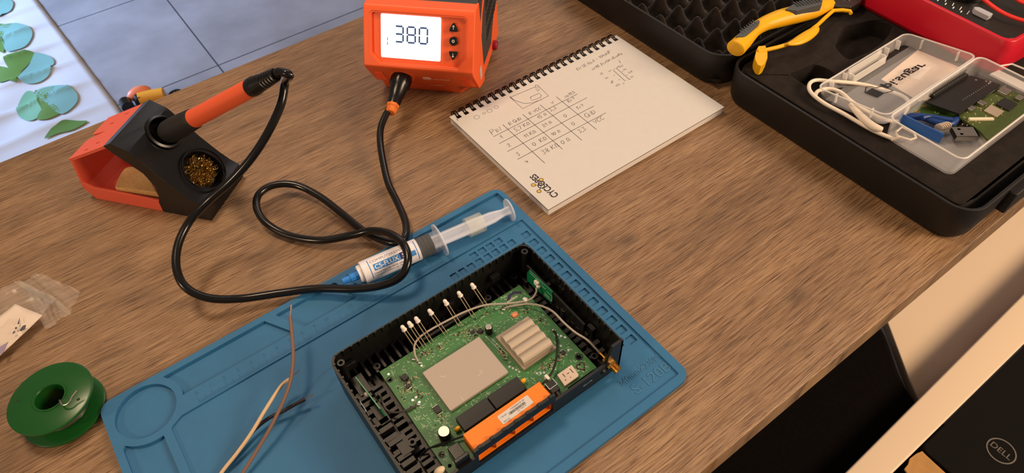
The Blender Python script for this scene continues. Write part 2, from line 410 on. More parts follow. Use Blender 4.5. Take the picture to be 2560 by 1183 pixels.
# inner ribs, platforms and screw posts
for k in range(26):
    x = 147.5 + 6.1 * k
    if 300 < x: break
    b.box(x, x + 1.8, 128.5, 141.8, 5.2, (9.5 if k % 2 else 11.0) + (5 if k < 8 else 0))
b.box(205, 262, 131, 133, 5, 14.5)
for k in range(27):
    x = 146 + 6 * k
    b.box(x, x + 1.6, 141.9, 143.2, 33, 38.9)          # clip teeth along the far wall
for k in range(16):
    y = 46 + 6 * k
    b.box(142.8, 144.0, y, y + 1.6, 33, 38.9); b.box(303.0, 304.2, y, y + 1.6, 33, 38.9)
rnd = random.Random(3)
for y in [48 + 5.6 * k for k in range(14)]:
    b.box(146, 155, y, y + 3.4, 5, 12 + rnd.choice((0, 2.5, 4)))
    b.box(157, 164.5, y + 0.4, y + 3.0, 5, 9 + rnd.choice((0, 1.5, 3)))
    b.box(289.5, 295, y, y + 3.2, 5, 9 + rnd.choice((0, 2, 3)))
    b.box(296.5, 302.4, y, y + 3.2, 5, 12 + rnd.choice((0, 2, 4)))
b.box(297, 298.6, 66, 132, 5, 27)                       # slot that holds the aerial board
b.box(148, 156.5, 118, 134, 5, 17); b.box(149, 156, 92, 108, 5, 16); b.box(150, 158, 66, 80, 5, 15)
for cx, cy, h in ((168, 133, 15), (262, 133, 15), (298, 88, 20), (159, 70, 17), (292, 48, 15), (147.5, 137, 36), (299.5, 137, 37), (289, 137, 15)):
    b.lathe([(1.3, h - 8), (1.3, h), (2.6, h), (2.6, 5), ], (cx, cy, 0), 16)
for x, y in ((150, 141), (230, 141), (270, 141)): b.box(x, x + 7, y - 3, y + 0.6, 20, 26)
b.box(303, 304.5, 96, 101, 24, 30); b.box(300, 303.2, 60, 66, 15, 24); b.box(300, 303.2, 110, 113, 12, 22)
b.obj('case', BLACKP, ROU, smooth=35, bev=0.35, seg=1)
b = B(R_)
b.add_mesh(text_mesh('4G LTE', width=8, height=1.4), Matrix.Translation((276, 35.9, 12)) @ Matrix.Rotation(PI / 2, 4, 'X'))
b.obj('rim_print', SILK, ROU, smooth=0)
b = B(R_); b.box(145.2, 145.8, 104, 113, 14, 22); b.obj('light_pipe', mat('clear_blue_plastic', '#a9c4d8', 0.15), ROU, bev=0.2)

# circuit board, z 13..14.6
PZ = 14.6
b = B(R_)
pts = [(167.3, 128.2), (287.6, 128.2), (287.6, 40.5), (262, 40.5), (262, 39), (166.4, 39)]
b.plate(pts[::-1], [circ(283.3, 54, 1.9, 16), circ(169.9, 118.6, 1.4, 16), circ(169.7, 52.6, 1.4, 16), circ(169.9, 43.6, 1.3, 16), circ(247.5, 101.5, 0.6, 10)], 13.0, PZ)
b.obj('circuit_board', GREEN, ROU, smooth=0)
b = B(R_)
for cx, cy, r0, r1 in ((169.9, 118.6, 1.5, 2.3), (169.7, 52.6, 1.5, 2.3), (283.3, 54, 2.0, 2.9)):
    b = B(R_); b.lathe([(r0, 0), (r1, 0), (r1, 0.25), (r0, 0.25)], (cx, cy, PZ), 20, closed=True); b.obj('mounting_ring', CHIP, ROU)
# silkscreen and copper: lines, brackets, pads
b = B(R_); rnd = random.Random(11)
used = [(189, 72, 239, 109), (245, 66, 276, 102), (187, 53, 240, 67), (184, 36, 248, 51)]
def free(x, y, m=0.5): return not any(a - m < x < c + m and e - m < y < f + m for a, e, c, f in used)
for k in range(1100):
    x = rnd.uniform(168.5, 285.5); y = rnd.uniform(41, 126.5)
    if not free(x, y): continue
    w = rnd.choice((0.18, 0.26)); l = rnd.uniform(0.5, 2.6); t = rnd.random()
    if t < 0.45: b.box(x, x + l, y, y + w, PZ, PZ + 0.03)
    elif t < 0.8: b.box(x, x + w, y, y + l, PZ, PZ + 0.03)
    else: b.box(x, x + l, y, y + w, PZ, PZ + 0.03); b.box(x, x + w, y, y + l, PZ, PZ + 0.03)
for k in range(7):
    x = 197 + 12 * k; b.add_mesh(text_mesh('LED' + str(k + 1), height=1.0), Matrix.Translation((x + 4, 121.5, PZ + 0.04)))
b.box(215.0, 219.5, 69.4, 69.7, PZ, PZ + .03); b.box(217, 217.3, 68.5, 71, PZ, PZ + .03)
b.obj('silkscreen_print', SILK, ROU, smooth=0)
b = B(R_); rnd = random.Random(5)
clusters = [(178, 109, 6, 5, 34), (174, 103, 5, 6, 20), (235, 115, 6, 4, 34), (241, 112, 3, 3, 10), (243, 88, 2.4, 7, 30), (262, 62, 9, 4, 46), (273, 62, 5, 6, 26), (199, 121, 6, 3, 26), (210, 118, 5, 3, 16), (183, 74, 4, 5, 14), (280, 92, 3, 8, 12), (268, 117, 5, 3, 10), (253, 122, 10, 2, 10), (180, 96, 6, 3, 14), (226, 120, 4, 2, 10), (276, 106, 3, 3, 10), (173, 62, 3, 5, 8)]
comps = []
for cx, cy, sx, sy, n in clusters:
    for k in range(n):
        x = rnd.gauss(cx, sx * 0.55); y = rnd.gauss(cy, sy * 0.55)
        if not free(x, y, 0.8) or not (168 < x < 286) or not (40 < y < 127): continue
        comps.append((x, y))
for x, y in comps[::2]:
    l, w = rnd.choice(((1.0, 0.5), (0.5, 1.0), (1.3, 0.7), (0.7, 1.3))); b.box(x, x + l, y, y + w, PZ, PZ + 0.45)
b.obj('small_black_components', CHIP, ROU, smooth=0)['kind'] = 'stuff'
b = B(R_)
for x, y in comps[1::2]:
    l, w = rnd.choice(((1.0, 0.5), (0.5, 1.0), (1.2, 0.6))); b.box(x, x + l, y, y + w, PZ, PZ + 0.4)
for x, y in comps[::2]:
    b.box(x - 0.3, x, y, y + 0.5, PZ, PZ + 0.2)
b.obj('small_tan_components', mat('tan_ceramic', '#b59f78', 0.5), ROU, smooth=0)['kind'] = 'stuff'
b = B(R_)
for x, y in ((171.4, 122.7), (174.6, 96), (177.6, 96.6), (240.6, 77), (241.8, 74.6), (242.8, 72.2), (243.6, 69.8), (252.5, 61.5), (254.6, 60.2), (256.6, 59), (282.5, 77), (284, 74.6), (285.6, 72), (278.8, 68.4), (281, 62.6), (193, 114.5), (177.4, 92.0), (262.5, 115.6), (284, 115)):
    B(R_).cyl((x, y, PZ), 0.85, 0.12, 14).obj('solder_pad', SOLDERM, ROU, smooth=0)
b = B(R_)
for k in range(14):
    b.box(241.3 + k * 0.12, 241.9 + k * 0.12, 106 - 1.5 * k, 106.7 - 1.5 * k, PZ, PZ + 0.1); b.box(243.3 + k * 0.12, 243.9 + k * 0.12, 106 - 1.5 * k, 106.7 - 1.5 * k, PZ, PZ + 0.1)
b.obj('contact_row', SOLDERM, ROU, smooth=0)
for nm, c in (('solder_joint', (192.6, 117.0)), ('solder_joint', (175.4, 91.0)), ('solder_joint', (282.4, 81.4)), ('solder_joint', (264.4, 117.4)), ('solder_joint', (190.5, 122))):
    b = B(R_); b.ball((c[0], c[1], PZ + 0.6), 1.05, 10, 1.1, 1, 1.0); b.ball((c[0] + 1.1, c[1] - 0.9, PZ + 0.3), 0.7, 8); b.obj(nm, SOLDERM, ROU)
# shield can
b = B(R_); b.prism(rr(189.9, 237.0, 73.0, 108.2, 0.8, 3), PZ, 17.4)
b.obj('shield_can', mat('matt_tin_plate', '#aca095', 0.6, 0.2), ROU, bev=0.35)
b = B(R_)
for x0, y0, x1, y1 in ((198, 99, 200, 96), (200, 96, 202, 96.5), (222, 86, 223, 83), (201, 77, 201, 74), (219, 83, 223, 83.4)): b.ribbon([(x0, y0), (x1, y1)], 0.2, 17.43)
b.obj('scratches', mat('pale_scratch', '#ddd2c4', 0.5), ROU, smooth=0)
# heat sink
HS = B(R_).box(246.2, 274.8, 68.2, 101.0, PZ, 17.2).obj('chip_shield', mat('tin_plate_shield', '#9f9080', 0.5, 0.3), ROU, bev=0.3)
b = B(R_)
prof = [(69.6, 17.2)]
n = 4
for k in range(n):
    y0 = 69.6 + (96.5 - 69.6) / n * k; w = (96.5 - 69.6) / n
    for i in range(9):
        t = i / 8; prof.append((y0 + w * t, 20.2 + 4.2 * math.sin(PI * (0.06 + 0.88 * t)) ** 0.6))
prof.append((96.5, 17.2))
M0 = Matrix(((0, 0, 1, 0), (1, 0, 0, 0), (0, 1, 0, 0), (0, 0, 0, 1)))
b = B(R_ @ M0); b.prism(prof, 247.4, 272.5); b.obj('heat_sink', ALU, ROU, smooth=25, bev=0.25)
# transformers (two black blocks with faint print)
for x0, x1 in ((189.3, 213.6), (214.3, 239.0)):
    o = B(R_).box(x0, x1, 54.8, 66.0, PZ, 19.4).obj('transformer', CHIP, ROU, bev=0.5)
    b = B(R_)
    for j, tx in enumerate(('HST-24015', 'SAR 16380')): b.add_mesh(text_mesh(tx, width=15, height=2.0), Matrix.Translation(((x0 + x1) / 2 , 62.4 - 3.6 * j, 19.44)))
    q = b.obj('marking', mat('faint_grey_print', '#2e2d2b', 0.6), ROU, smooth=0); q.parent = o
# orange ethernet block
ET = B(R_).box(185.6, 246.0, 40.4, 50.4, PZ - 6, 27.2)
ET.box(185.6, 246.0, 38.2, 40.4, 20.4, 27.2)
bb = B(R_ @ VP)
holes = [[(188.2 + 15 * k, 9.4), (188.2 + 15 * k, 16.5), (191.5 + 15 * k, 16.5), (192.5 + 15 * k, 19.0), (197.5 + 15 * k, 19.0), (198.5 + 15 * k, 16.5), (200.8 + 15 * k, 16.5), (200.8 + 15 * k, 9.4)] for k in range(4)]
holes = [h if h[-1][0] < 245.5 else [(min(x, 245.2), z) for x, z in h] for h in holes]
bb.plate([(185.6, 8.6), (185.6, 20.4), (246, 20.4), (246, 8.6)], holes, 37.2, 40.4)
k0 = bpy.data.meshes.new('t'); bb.bm.to_mesh(k0); ET.bm.from_mesh(k0)
EO = ET.obj('ethernet_block', mat('bright_orange_plastic', '#ef7d12', 0.5), ROU, smooth=35, bev=0.3)
LM = Matrix.Translation((221.6, 43.9, 27.25)) @ Matrix.Rotation(math.radians(1), 4, 'Z')
b = B(R_ @ LM); b.prism(rr(-12.2, 12.2, -3.4, 3.4, 0.8, 3), 0, 0.08); LB = b.obj('label', PAPER, EO, label='white barcode sticker')
LB.parent = EO
b = B(R_ @ LM); rnd = random.Random(2); x = -5
while x < 7.5:
    w = rnd.choice((0.12, 0.2, 0.34)); b.box(x, x + w, -0.9, 0.9, 0.09, 0.12); x += w + rnd.choice((0.14, 0.24))
b.add_mesh(text_mesh('11470600004 RE 100', width=11, height=1.0), Matrix.Translation((3, 2.1, 0.12)))
b.add_mesh(text_mesh('(S) 3001R', width=7, height=0.9), Matrix.Translation((4, -1.8, 0.12)))
b.add_mesh(text_mesh('1 PK-6Z', width=4.5, height=0.9), Matrix.Translation((-8.5, 1.2, 0.12)))
b.add_mesh(text_mesh('REV 01', width=4.5, height=0.9), Matrix.Translation((-8.5, -2.3, 0.12)))
q = b.obj('print', INK, EO, smooth=0)
b = B(R_)
for k in range(7): b.box(188 + 9.2 * k, 190.4 + 9.2 * k, 35.8, 38.0, 27.6, 29.4)
b.obj('clip_tooth', BLACKP, ROU, bev=0.2)
# electrolytic capacitors
for x, y, r, h in ((245.4, 108.0, 2.7, 7.6), (178.0, 61.4, 4.0, 8.0)):
    o = B(R_).lathe([(0, 0), (r, 0), (r, h - 0.5), (r - 0.4, h)], (x, y, PZ), 28).obj('capacitor', GLOSSB, ROU)
    q = B(R_).lathe([(r - 0.35, 0), (r - 0.5, 0.15), (0, 0.15)], (x, y, PZ + h), 28).obj('capacitor_top', STEEL, o, smooth=0)
YEL = mat('yellow_ceramic', '#e8a51c', 0.35)
for x, y in ((186.6, 59.6), (240.6, 61.2)):
    b = B(R_); b.ball((x, y, PZ + 3.2), 2.3, 14, 1.0, 0.62, 1.0); b.tube([(x - 0.8, y, PZ), (x - 0.8, y, PZ + 2)], 0.25, 6); b.tube([(x + 0.8, y, PZ), (x + 0.8, y, PZ + 2)], 0.25, 6)
    b.obj('disc_capacitor', YEL, ROU)
# chips
def chip(x, y, w, h, t=1.2, pins=4, side='y', rot=0, m=CHIP, name='chip', print_=None):
    M = R_ @ place(x, y, PZ, rot)
    o = B(M).box(-w / 2, w / 2, -h / 2, h / 2, 0.15, t).obj(name, m, ROU, bev=0.12, seg=1)
    b = B(M)
    for k in range(pins):
        u = -w / 2 + w * (k + 0.5) / pins if side == 'y' else -h / 2 + h * (k + 0.5) / pins
        for s in (-1, 1):
            if side == 'y': b.box(u - 0.2, u + 0.2, min(s * h / 2, s * (h / 2 + 1)), max(s * h / 2, s * (h / 2 + 1)), 0, 0.3)
            else: b.box(min(s * w / 2, s * (w / 2 + 1)), max(s * w / 2, s * (w / 2 + 1)), u - 0.2, u + 0.2, 0, 0.3)
    b.obj('chip_pins', SOLDERM, o, smooth=0)
    if print_:
        b = B(M); b.add_mesh(text_mesh(print_, width=w * 0.5, height=h * 0.4), Matrix.Translation((0, 0, t + 0.03))); b.obj('chip_print', SILK, o, smooth=0)
    return o
chip(184.0, 80.0, 4.2, 5.2, 1.5, 4, 'y'); chip(177.4, 106.4, 3.2, 2.6, 1.0, 4, 'y'); chip(178.6, 112.8, 4.2, 4.2, 2.8, 2, 'y', 12)
chip(236.2, 115.2, 3.0, 2.6, 1.0, 3, 'y'); chip(240.6, 112.0, 3.2, 3.2, 2.2, 2, 'y', 10); chip(268.6, 108.6, 4.6, 3.6, 1.1, 4, 'y', 0, mat('orange_marked_chip', '#c9743f', 0.5), 'orange_chip', '62')
chip(276.5, 63, 3, 3, 1, 4, 'y')
b = B(R_)
# SIM card tray, push button, ink ring, purple ink
b = B(R_); b.plate([(260.8, 42.0), (272.6, 42.0), (273.6, 43.0), (274.6, 51.4), (262.0, 51.4)], [[(265.0, 47.0), (265.6, 47.0), (265.6, 50), (265.0, 50)], [(267.6, 47.6), (269.4, 47.6), (269.4, 48.2), (267.6, 48.2)], [(271.4, 46), (272.0, 46), (272.0, 50), (271.4, 50)], circ(264, 45, 0.5, 8), circ(268, 44.6, 0.4, 8)], PZ, 16.6)
for k in range(7): b.box(262.6 + 1.5 * k, 263.3 + 1.5 * k, 51.4, 52.2, PZ, PZ + 0.8)
b.obj('sim_card_holder', mat('tin_sim_holder', '#c9b5a2', 0.45, 0.35), ROU, smooth=0)
o = B(R_).box(250.2, 256.6, 41.5, 50.0, PZ, 19.4).obj('push_button', CHIP, ROU, bev=0.3)
b = B(R_)
for q in ((250.0, 250.5, 45.0, 50.2), (250.0, 256.8, 44.6, 45.1), (256.4, 256.9, 45.0, 50.2)): b.box(q[0], q[1], q[2], q[3], 19.3, 19.8)
b.obj('button_bracket', SOLDERM, o, bev=0.1)
b = B(R_); b.tube([(253.4, 41.6, 17), (253.4, 37.4, 17)], 1.6, 14); b.obj('button_shaft', CHIP, o)
b = B(R_)
hp = [(279.6 + (3.0 if abs(t) else 3.0) * math.sin(t) ** 3, 47.3 + 0.22 * (13 * math.cos(t) - 5 * math.cos(2 * t) - 2 * math.cos(3 * t) - math.cos(4 * t))) for t in [2 * PI * i / 28 for i in range(29)]]
b.ribbon(hp, 1.1, PZ + 0.05); b.obj('ink_mark', mat('brown_ink', '#3a1712', 0.5), ROU, smooth=0)
b = B(R_); b.ribbon([(272, 121.3), (276, 124.8), (280, 125), (284.5, 121.6)], 2.6, PZ + 0.04)
b.obj('purple_ink_mark', mat('purple_ink', '#251a45', 0.4), ROU, smooth=0)
b = B(R_)
for k in range(9): b.box(271 + 1.05 * k, 271.6 + 1.05 * k, 120.0, 121.8, PZ + .05, PZ + 0.14)
b.obj('edge_pads', mat('tinned_pads', '#c9c2a8', 0.4, 0.5), ROU, smooth=0)
# power jack
b = B(R_); b.box(173.2, 181.0, 39.2, 50.0, PZ, 24.6); b.box(172.0, 182.2, 37.8, 40.5, PZ, 26)
b.obj('power_jack', GLOSSB, ROU, bev=0.6)
# white LEDs standing above the far edge of the board
LEDM = mat('diffuse_white_led', '#e9e4df', 0.35, sss=0.3)
leds = [((196.6, 127.6), (198.9, 126.6), (194.6, 134.9)), ((201.6, 126.2), (203.8, 125.7), (199.9, 134.8)), ((207.2, 125.6), (209.6, 125.4), (205.6, 135.0)), ((219.1, 125.6), (221.5, 125.4), (216.5, 134.8)),
        ((231.0, 125.5), (233.5, 125.4), (229.3, 135.0)), ((243.1, 125.8), (245.4, 125.5), (241.0, 134.9)), ((255.4, 126.4), (257.8, 126.0), (252.6, 135.1))]
for p, q, t in leds:
    a = Vector((p[0], p[1], PZ)); c = Vector((q[0], q[1], PZ)); top = Vector((t[0], t[1], 33.2)); ax = (top - (a + c) / 2).normalized()
    o = B(R_).lathe([(0, 0), (1.85, 0), (1.85, 0.8), (1.5, 0.9), (1.5, 3.0), (1.3, 3.9), (0.8, 4.5), (0, 4.75)], top - ax * 0.2, 18, ax).obj('led', LEDM, ROU)
    side = (c - a).normalized() * 1.05
    for s, base in ((-1, a), (1, c)):
        B(R_).tube([base, base * 0.15 + (top + side * s) * 0.85, top + side * s + ax * 0.5], 0.28, 6).obj('lead', mat('warm_tin_wire', '#dccbaa', 0.4, 0.5), o)
# aerial boards
M = R_ @ frame((295.6, 128.6, 14), (0.05, -1, 0), (0.05, 0, 1))
AB = B(M); AB.prism([(0, 0), (28, 0), (28, 14), (2, 14), (0, 9)], 0, 1.0)
AB = AB.obj('aerial_board', mat('emerald_circuit_board', '#0f7a4c', 0.35), ROU, bev=0.15, seg=1)
b = B(M)
for x0, y0, x1, y1 in ((3, 12, 13, 12.4), (13, 4, 13.4, 12), (20, 3, 28, 3.4), (20, 5, 26, 5.3), (22, 9, 28, 9.3), (17, 10, 21, 10.4), (28, 3, 28.4, 9)): b.box(min(x0, x1), max(x0, x1), min(y0, y1), max(y0, y1), 1.0, 1.06)
b.obj('aerial_trace', SILK, AB, smooth=0)
b = B(M); b.box(10, 14.5, 7.5, 11.5, 1.0, 3.2); b.ball((14.5, 8.0, 2.2), 1.8, 10); b.obj('plug', WHITEP, AB, bev=0.4)
M = R_ @ frame((153.0, 126.5, 13), (0.06, -1, 0), (-0.10, 0, 1))
AC = B(M).prism([(0, 0), (30, 0), (30, 15.5), (0, 15.5)], 0, 1.0).obj('aerial_board', mat('emerald_circuit_board', '#0f7a4c', 0.35), ROU, bev=0.15, seg=1)
b = B(M); b.ball((13.5, 11, 1.6), 2.2, 10, 1, 1, 0.8); b.obj('plug', WHITEP, AC)
# coaxial leads
a = Z(780, 580, 1.962)
def path(f, L): return [tuple(at(*f(q[0], q[1]), q[2])) for q in L]
GREYW = mat('grey_wire', '#a39a8f', 0.45); BLKW = mat('thin_black_wire', '#1d1c1a', 0.4); DGW = mat('dark_grey_wire', '#45413d', 0.4)
def wire(name, f, L, r, m, parent, n=8): return B(R_ if parent is ROU else None).tube(spline(path(f, L), n), r, 8).obj(name, m, parent)
wire('coaxial_lead', a, [(521, 637, 15.4), (505, 600, 17), (503, 555, 20), (530, 515, 22), (590, 475, 23), (660, 437, 24), (750, 392, 24), (850, 359, 22), (950, 352, 19), (1040, 341, 18), (1080, 325, 19), (1100, 295, 22), (1099, 275, 24)], 0.75, GREYW, ROU)
wire('coaxial_lead', a, [(943, 377, 15.4), (960, 368, 16.5), (1020, 358, 18), (1060, 354, 19), (1120, 362, 22), (1180, 390, 26), (1235, 445, 29), (1290, 492, 29), (1350, 530, 26), (1390, 570, 21), (1412, 592, 17)], 0.75, GREYW, ROU)
wire('coaxial_lead', a, [(1187, 486, 15.4), (1196, 500, 17), (1203, 550, 19), (1200, 610, 20), (1186, 670, 20), (1166, 706, 19), (1140, 738, 19), (1118, 752, 18)], 0.8, BLKW, ROU)
wire('coaxial_lead', a, [(515, 846, 15.4), (495, 862, 16), (450, 880, 16), (400, 886, 15), (365, 872, 15), (345, 835, 18), (332, 800, 24), (320, 795, 25)], 0.75, DGW, ROU)
wire('coaxial_lead', a, [(790, 985, 18), (720, 1010, 18), (660, 1030, 17), (600, 1052, 15), (555, 1075, 12), (533, 1100, 9), (537, 1135, 8), (560, 1170, 8)], 0.75, BLKW, ROU)
for (px, py, z) in ((1045, 335, 17.5), (1152, 715, 18.5)):
    c = at(*a(px, py), z); B(R_).box(c.x - 1.2, c.x + 1.4, c.y - 2.0, c.y + 2.0, z - 3.2, z + 1.5).obj('cable_clip', mat('milky_nylon', '#d9d5cd', 0.4, sss=0.2), ROU, bev=0.7)
# gold SMA socket through the near wall
p0 = at(*a(1408, 588), 17); p1 = at(*a(1500, 680), 13)
ax = (Vector(p1) - Vector(p0)); LL = ax.length; ax.normalize()
SM = B(R_).lathe([(0, 0), (1.0, 0), (1.0, 4.5), (1.3, 4.6), (1.3, 6)], p0, 16, ax); SM.cyl(Vector(p0) + ax * 5.6, 2.7, 1.8, 6, ax)
SM.cyl(Vector(p0) + ax * 7, 2.1, 5, 20, ax)
SM.cyl(Vector(p0) + ax * 11.2, 3.9, 1.9, 6, ax); SM.lathe([(0, 0), (2.5, 0), (3.1, 0.2), (3.1, 0.7), (2.7, 0.8), (3.1, 1.2), (3.1, 1.6), (2.7, 1.9), (3.1, 2.3), (3.1, 2.7), (2.7, 3.0), (3.1, 3.4), (3.1, 5.4), (2.2, 5.5), (2.2, 4.6), (0.6, 4.6), (0.6, 5.6), (0, 5.6)], Vector(p0) + ax * 13.0, 22, ax)
SM.obj('antenna_socket', GOLD, ROU, smooth=35)
p0 = at(*a(625, 1172), 20); B(R_).ball(p0, 3.0, 14, 1.3, 0.8, 0.8).obj('rubber_pad', mat('cream_pad', '#d7c3a4', 0.5), ROU)

# ================================================================== soldering station
z3 = Z(860, 0, 4.08)
ST = thing('soldering_station', 'orange and dark grey soldering station with lit screen reading 380', 'soldering station', (335.4, 417.8, 0), -46.36)
I4 = Matrix.Identity(4)
MS = rel(ST).inverted()
GREYP = mat('dark_grey_plastic', '#34363a', 0.4)
# shell: side profile in (y, z), drawn as a slab along x
YZ = Matrix(((0, 0, 1, 0), (1, 0, 0, 0), (0, 1, 0, 0), (0, 0, 0, 1)))
def yz(profile, x0, x1): b = B(YZ); b.prism(profile, x0, x1); return b
b = yz([(-4, 91), (-29, 47), (-27, 42), (-9, 15), (4, 10), (14, 8), (14, 94), (0, 94)], -5.2, 99.7)
BZ = b.obj('front_bezel', ORANGE, ST, bev=2.5, seg=3)
cutp = []
PM = frame((0, -27.3, 46.8), (1, 0, 0), (0, 25, 44))     # front panel plane (local)
PMw = MS @ PM
PL = 50.6
c = B(PM); c.prism([(1.5, 11.5), (10.5, 2.5), (85, 2.5), (92, 11.5), (92, 46), (89, 48), (3.5, 48), (1.5, 46)], -1.8, 6); cutp.append(c)
for i in range(5):
    for x0, x1 in ((-1.5, 9.5), (83, 95)):
        pass
BZ.modifiers.clear(); cut(BZ, cutp); md = BZ.modifiers.new('bevel', 'BEVEL'); md.width = 0.0012; md.segments = 3; md.limit_method = 'ANGLE'; md.harden_normals = True
# shell behind the bezel
yz([(14, 8), (97, 6), (97, 92), (14, 92)], -3.5, 98).obj('rear_shell', ORANGE, ST, bev=2)
yz([(10, 94.2), (16, 95), (98.5, 93), (98.5, 60), (96, 60), (96, 88), (12, 88)], -4.2, 98.8).obj('top_cover', GREYP, ST, bev=1.2)
sp = yz([(11, 90), (9, 26), (16, 24), (52, 24), (72, 46), (97, 52), (97, 90)], 98, 99.3)
SPN = sp.obj('side_panel', GREYP, ST, bev=0.5)
yz([(13, 60), (22, 76), (42, 92), (32, 92), (13, 72)], 99.0, 100.0).obj('orange_side_stripe', ORANGE, ST, bev=0.4)
b = B(YZ)
for r in range(3):
    for k in range(9):
        y0 = 34 + 5.2 * k + 2.0 * r; z0 = 40 + 15 * r + 0.9 * k
        b.prism([(y0, z0), (y0 + 1.9, z0 - 0.6), (y0 + 6, z0 + 11), (y0 + 4.1, z0 + 11.6)], 99.25, 99.5)
b.obj('vent_slots', mat('vent_black', '#050505', 0.9), SPN, smooth=0)
b = B().lathe([(0, 0), (5, 0), (5, 6), (4, 7), (0, 7)], (95.5, 66, 13), 20, (1, 0, 0)); b.obj('side_knob', mat('crimson_plastic', '#8e1230', 0.4), ST)
b = yz([(-3, 20), (4, 21), (3, 34), (-4, 33)], 99.6, 99.9); b.obj('side_sticker', mat('grey_sticker', '#b9b4b0', 0.5), ST, smooth=0)
# foot
b = B(); b.prism([(0, 0), (77.6, 0), (86, 12), (86, 90), (0, 90), (0, 12)], 0, 17, [(0, -10), (77.6, -10), (90, 10), (90, 92), (0, 92), (0, 10)])
b.obj('foot', ORANGE, ST, bev=1)
b = B()
LOG = frame((0, -27.0, 42.6), (1, 0, 0), (0, -15, 29)); LOG = frame((0, -9.3, 15.4), (1, 0, 0), (0, -18, 27))
b = B(LOG)
for side in (0, 1):
    b = B(LOG)
    for i in range(6):
        if side: b.box(84, 97 - i * 0.4, 6 + 3.6 * i, 6.9 + 3.6 * i, 0, 0.9)
        else: b.box(-2.5 + i * 0.8, 9, 6 + 3.6 * i, 6.9 + 3.6 * i, 0, 0.9)
    b.obj('corner_ribs', ORANGE, ST, bev=0.2)
# bezel frame lines and window
b = B(PM); b.plate([(0.0, 10.5), (10.0, 0.8), (86, 0.8), (93.8, 10.5), (93.8, 46.8), (90, 49.4), (3, 49.4), (0, 46.8)], [[(2.4, 11.6), (10.8, 3.2), (84.7, 3.2), (91.2, 11.6), (91.2, 45.4), (88.6, 47.2), (4.2, 47.2), (2.4, 45.4)]], -1, 1.1)
b.obj('bezel_trim', ORANGE, ST, bev=0.4)
u0, v0 = onpl(PMw, *z3(362, 135)); u1, v1 = onpl(PMw, *z3(978, 632)); _, v2 = onpl(PMw, *z3(975, 180)); u3, v3 = onpl(PMw, *z3(385, 580))
SX0, SX1, SY0, SY1 = (u0 + u3) / 2, u1, (v3 + v1) / 2, (v0 + v2) / 2
scr = B(PM).prism(rr(SX0, SX1, SY0, SY1, 1.2, 3), -1.75, -0.9)
SCR = scr.obj('lit_screen', mat('lit_screen_white', '#f6f8ff', 0.3, emit=1.7), ST, smooth=0)
b = B(PM)
def seg(x, y, w, h, on, th=1.6):
    g = 0.55; m2 = h / 2
    L_ = {'a': [(x + g, y + h), (x + w - g, y + h)], 'g': [(x + g, y + m2), (x + w - g, y + m2)], 'd': [(x + g, y), (x + w - g, y)],
          'f': [(x, y + m2 + g), (x, y + h - g)], 'e': [(x, y + g), (x, y + m2 - g)], 'b': [(x + w, y + m2 + g), (x + w, y + h - g)], 'c': [(x + w, y + g), (x + w, y + m2 - g)]}
    for c_ in on:
        p, q = L_[c_]; b.ribbon([p, q], th, -0.82)
dl, db = onpl(PMw, *z3(520, 425)); dr, dt = onpl(PMw, *z3(850, 320)); _, dt = onpl(PMw, *z3(550, 282))
dt += 1.2; dw = (dr - dl) * 0.245; dp = (dr - dl) * 0.375
seg(dl, db, dw, dt - db, 'abgcd'); seg(dl + dp, db, dw, dt - db, 'abcdefg'); seg(dl + 2 * dp, db, dw, dt - db, 'abcdef')
mx_, my_ = onpl(PMw, *z3(440, 420)); seg(mx_ - 1, my_ - 4, 1, 8, 'bc', 0.8)
b.obj('digits', mat('lcd_blue_digits', '#27549c', 0.5), SCR, smooth=0)
b = B(PM)
for k, tx in enumerate(('M1', 'SET')):
    b.add_mesh(text_mesh('400', width=7.5, height=2.2), Matrix.Translation((SX0 + 19, SY0 + 8.5, -0.82))); break
b.obj('faint_digits', mat('faint_lcd_grey', '#dfe6f2', 0.5, emit=1.2), SCR, smooth=0)
for i, (qx, qy) in enumerate(((1120, 285), (1118, 420), (1115, 560))):
    u, v = onpl(PMw, *z3(qx, qy))
    shp = circ(u, v, 4.0, 22) if i == 1 else ([(u - 4, v - 3.2), (u + 4, v - 3.2), (u + 3.6, v - 0.5), (u, v + 5), (u - 3.6, v - 0.5)] if i == 0 else [(u - 4, v + 3.2), (u + 4, v + 3.2), (u + 3.6, v + 0.5), (u, v - 5), (u - 3.6, v + 0.5)][::-1])
    o = B(PM).prism(rpoly(shp, 1.2, 3) if i != 1 else shp, -1.8, 1.6).obj('button', GLOSSB, ST, bev=0.6, seg=3)
    b = B(PM)
    if i == 1: b.plate(circ(u, v, 1.3, 18), [circ(u, v, 0.75, 14)], 1.6, 1.66)
    else:
        sg = 1 if i == 0 else -1
        b.ribbon([(u, v - 1.3 * sg), (u, v + 2.0 * sg)], 0.5, 1.66); b.ribbon([(u - 1, v + 1.0 * sg), (u, v + 2.2 * sg), (u + 1, v + 1.0 * sg)], 0.45, 1.66)
    b.obj('button_icon', WHITEP, o, smooth=0)
LOGw = MS @ LOG
b = B(LOG @ Matrix.Translation((0, 0, 0.25)))
u, v = onpl(LOGw, *z3(980, 808)); b.add_mesh(text_mesh('Lytool', width=17.5, height=5.6), Matrix.Translation((u, v, 0.2)))
u2, v2 = onpl(LOGw, *z3(858, 797))
for s_, q in ((-1, -2.8), (1, -0.2)):
    b.tube([(u2 + q + 2.1 * math.cos(t) * (1 if s_ > 0 else 1), v2 + 2.3 * math.sin(t), 0.2) for t in [math.radians(x) for x in (range(40, 300, 20) if s_ < 0 else range(-140, 130, 20))]], 0.45, 6)
b.tube([(u2 - 2.6, v2 - 1.4, .2), (u2 - 0.4, v2 + 1.4, .2)], 0.4, 6)
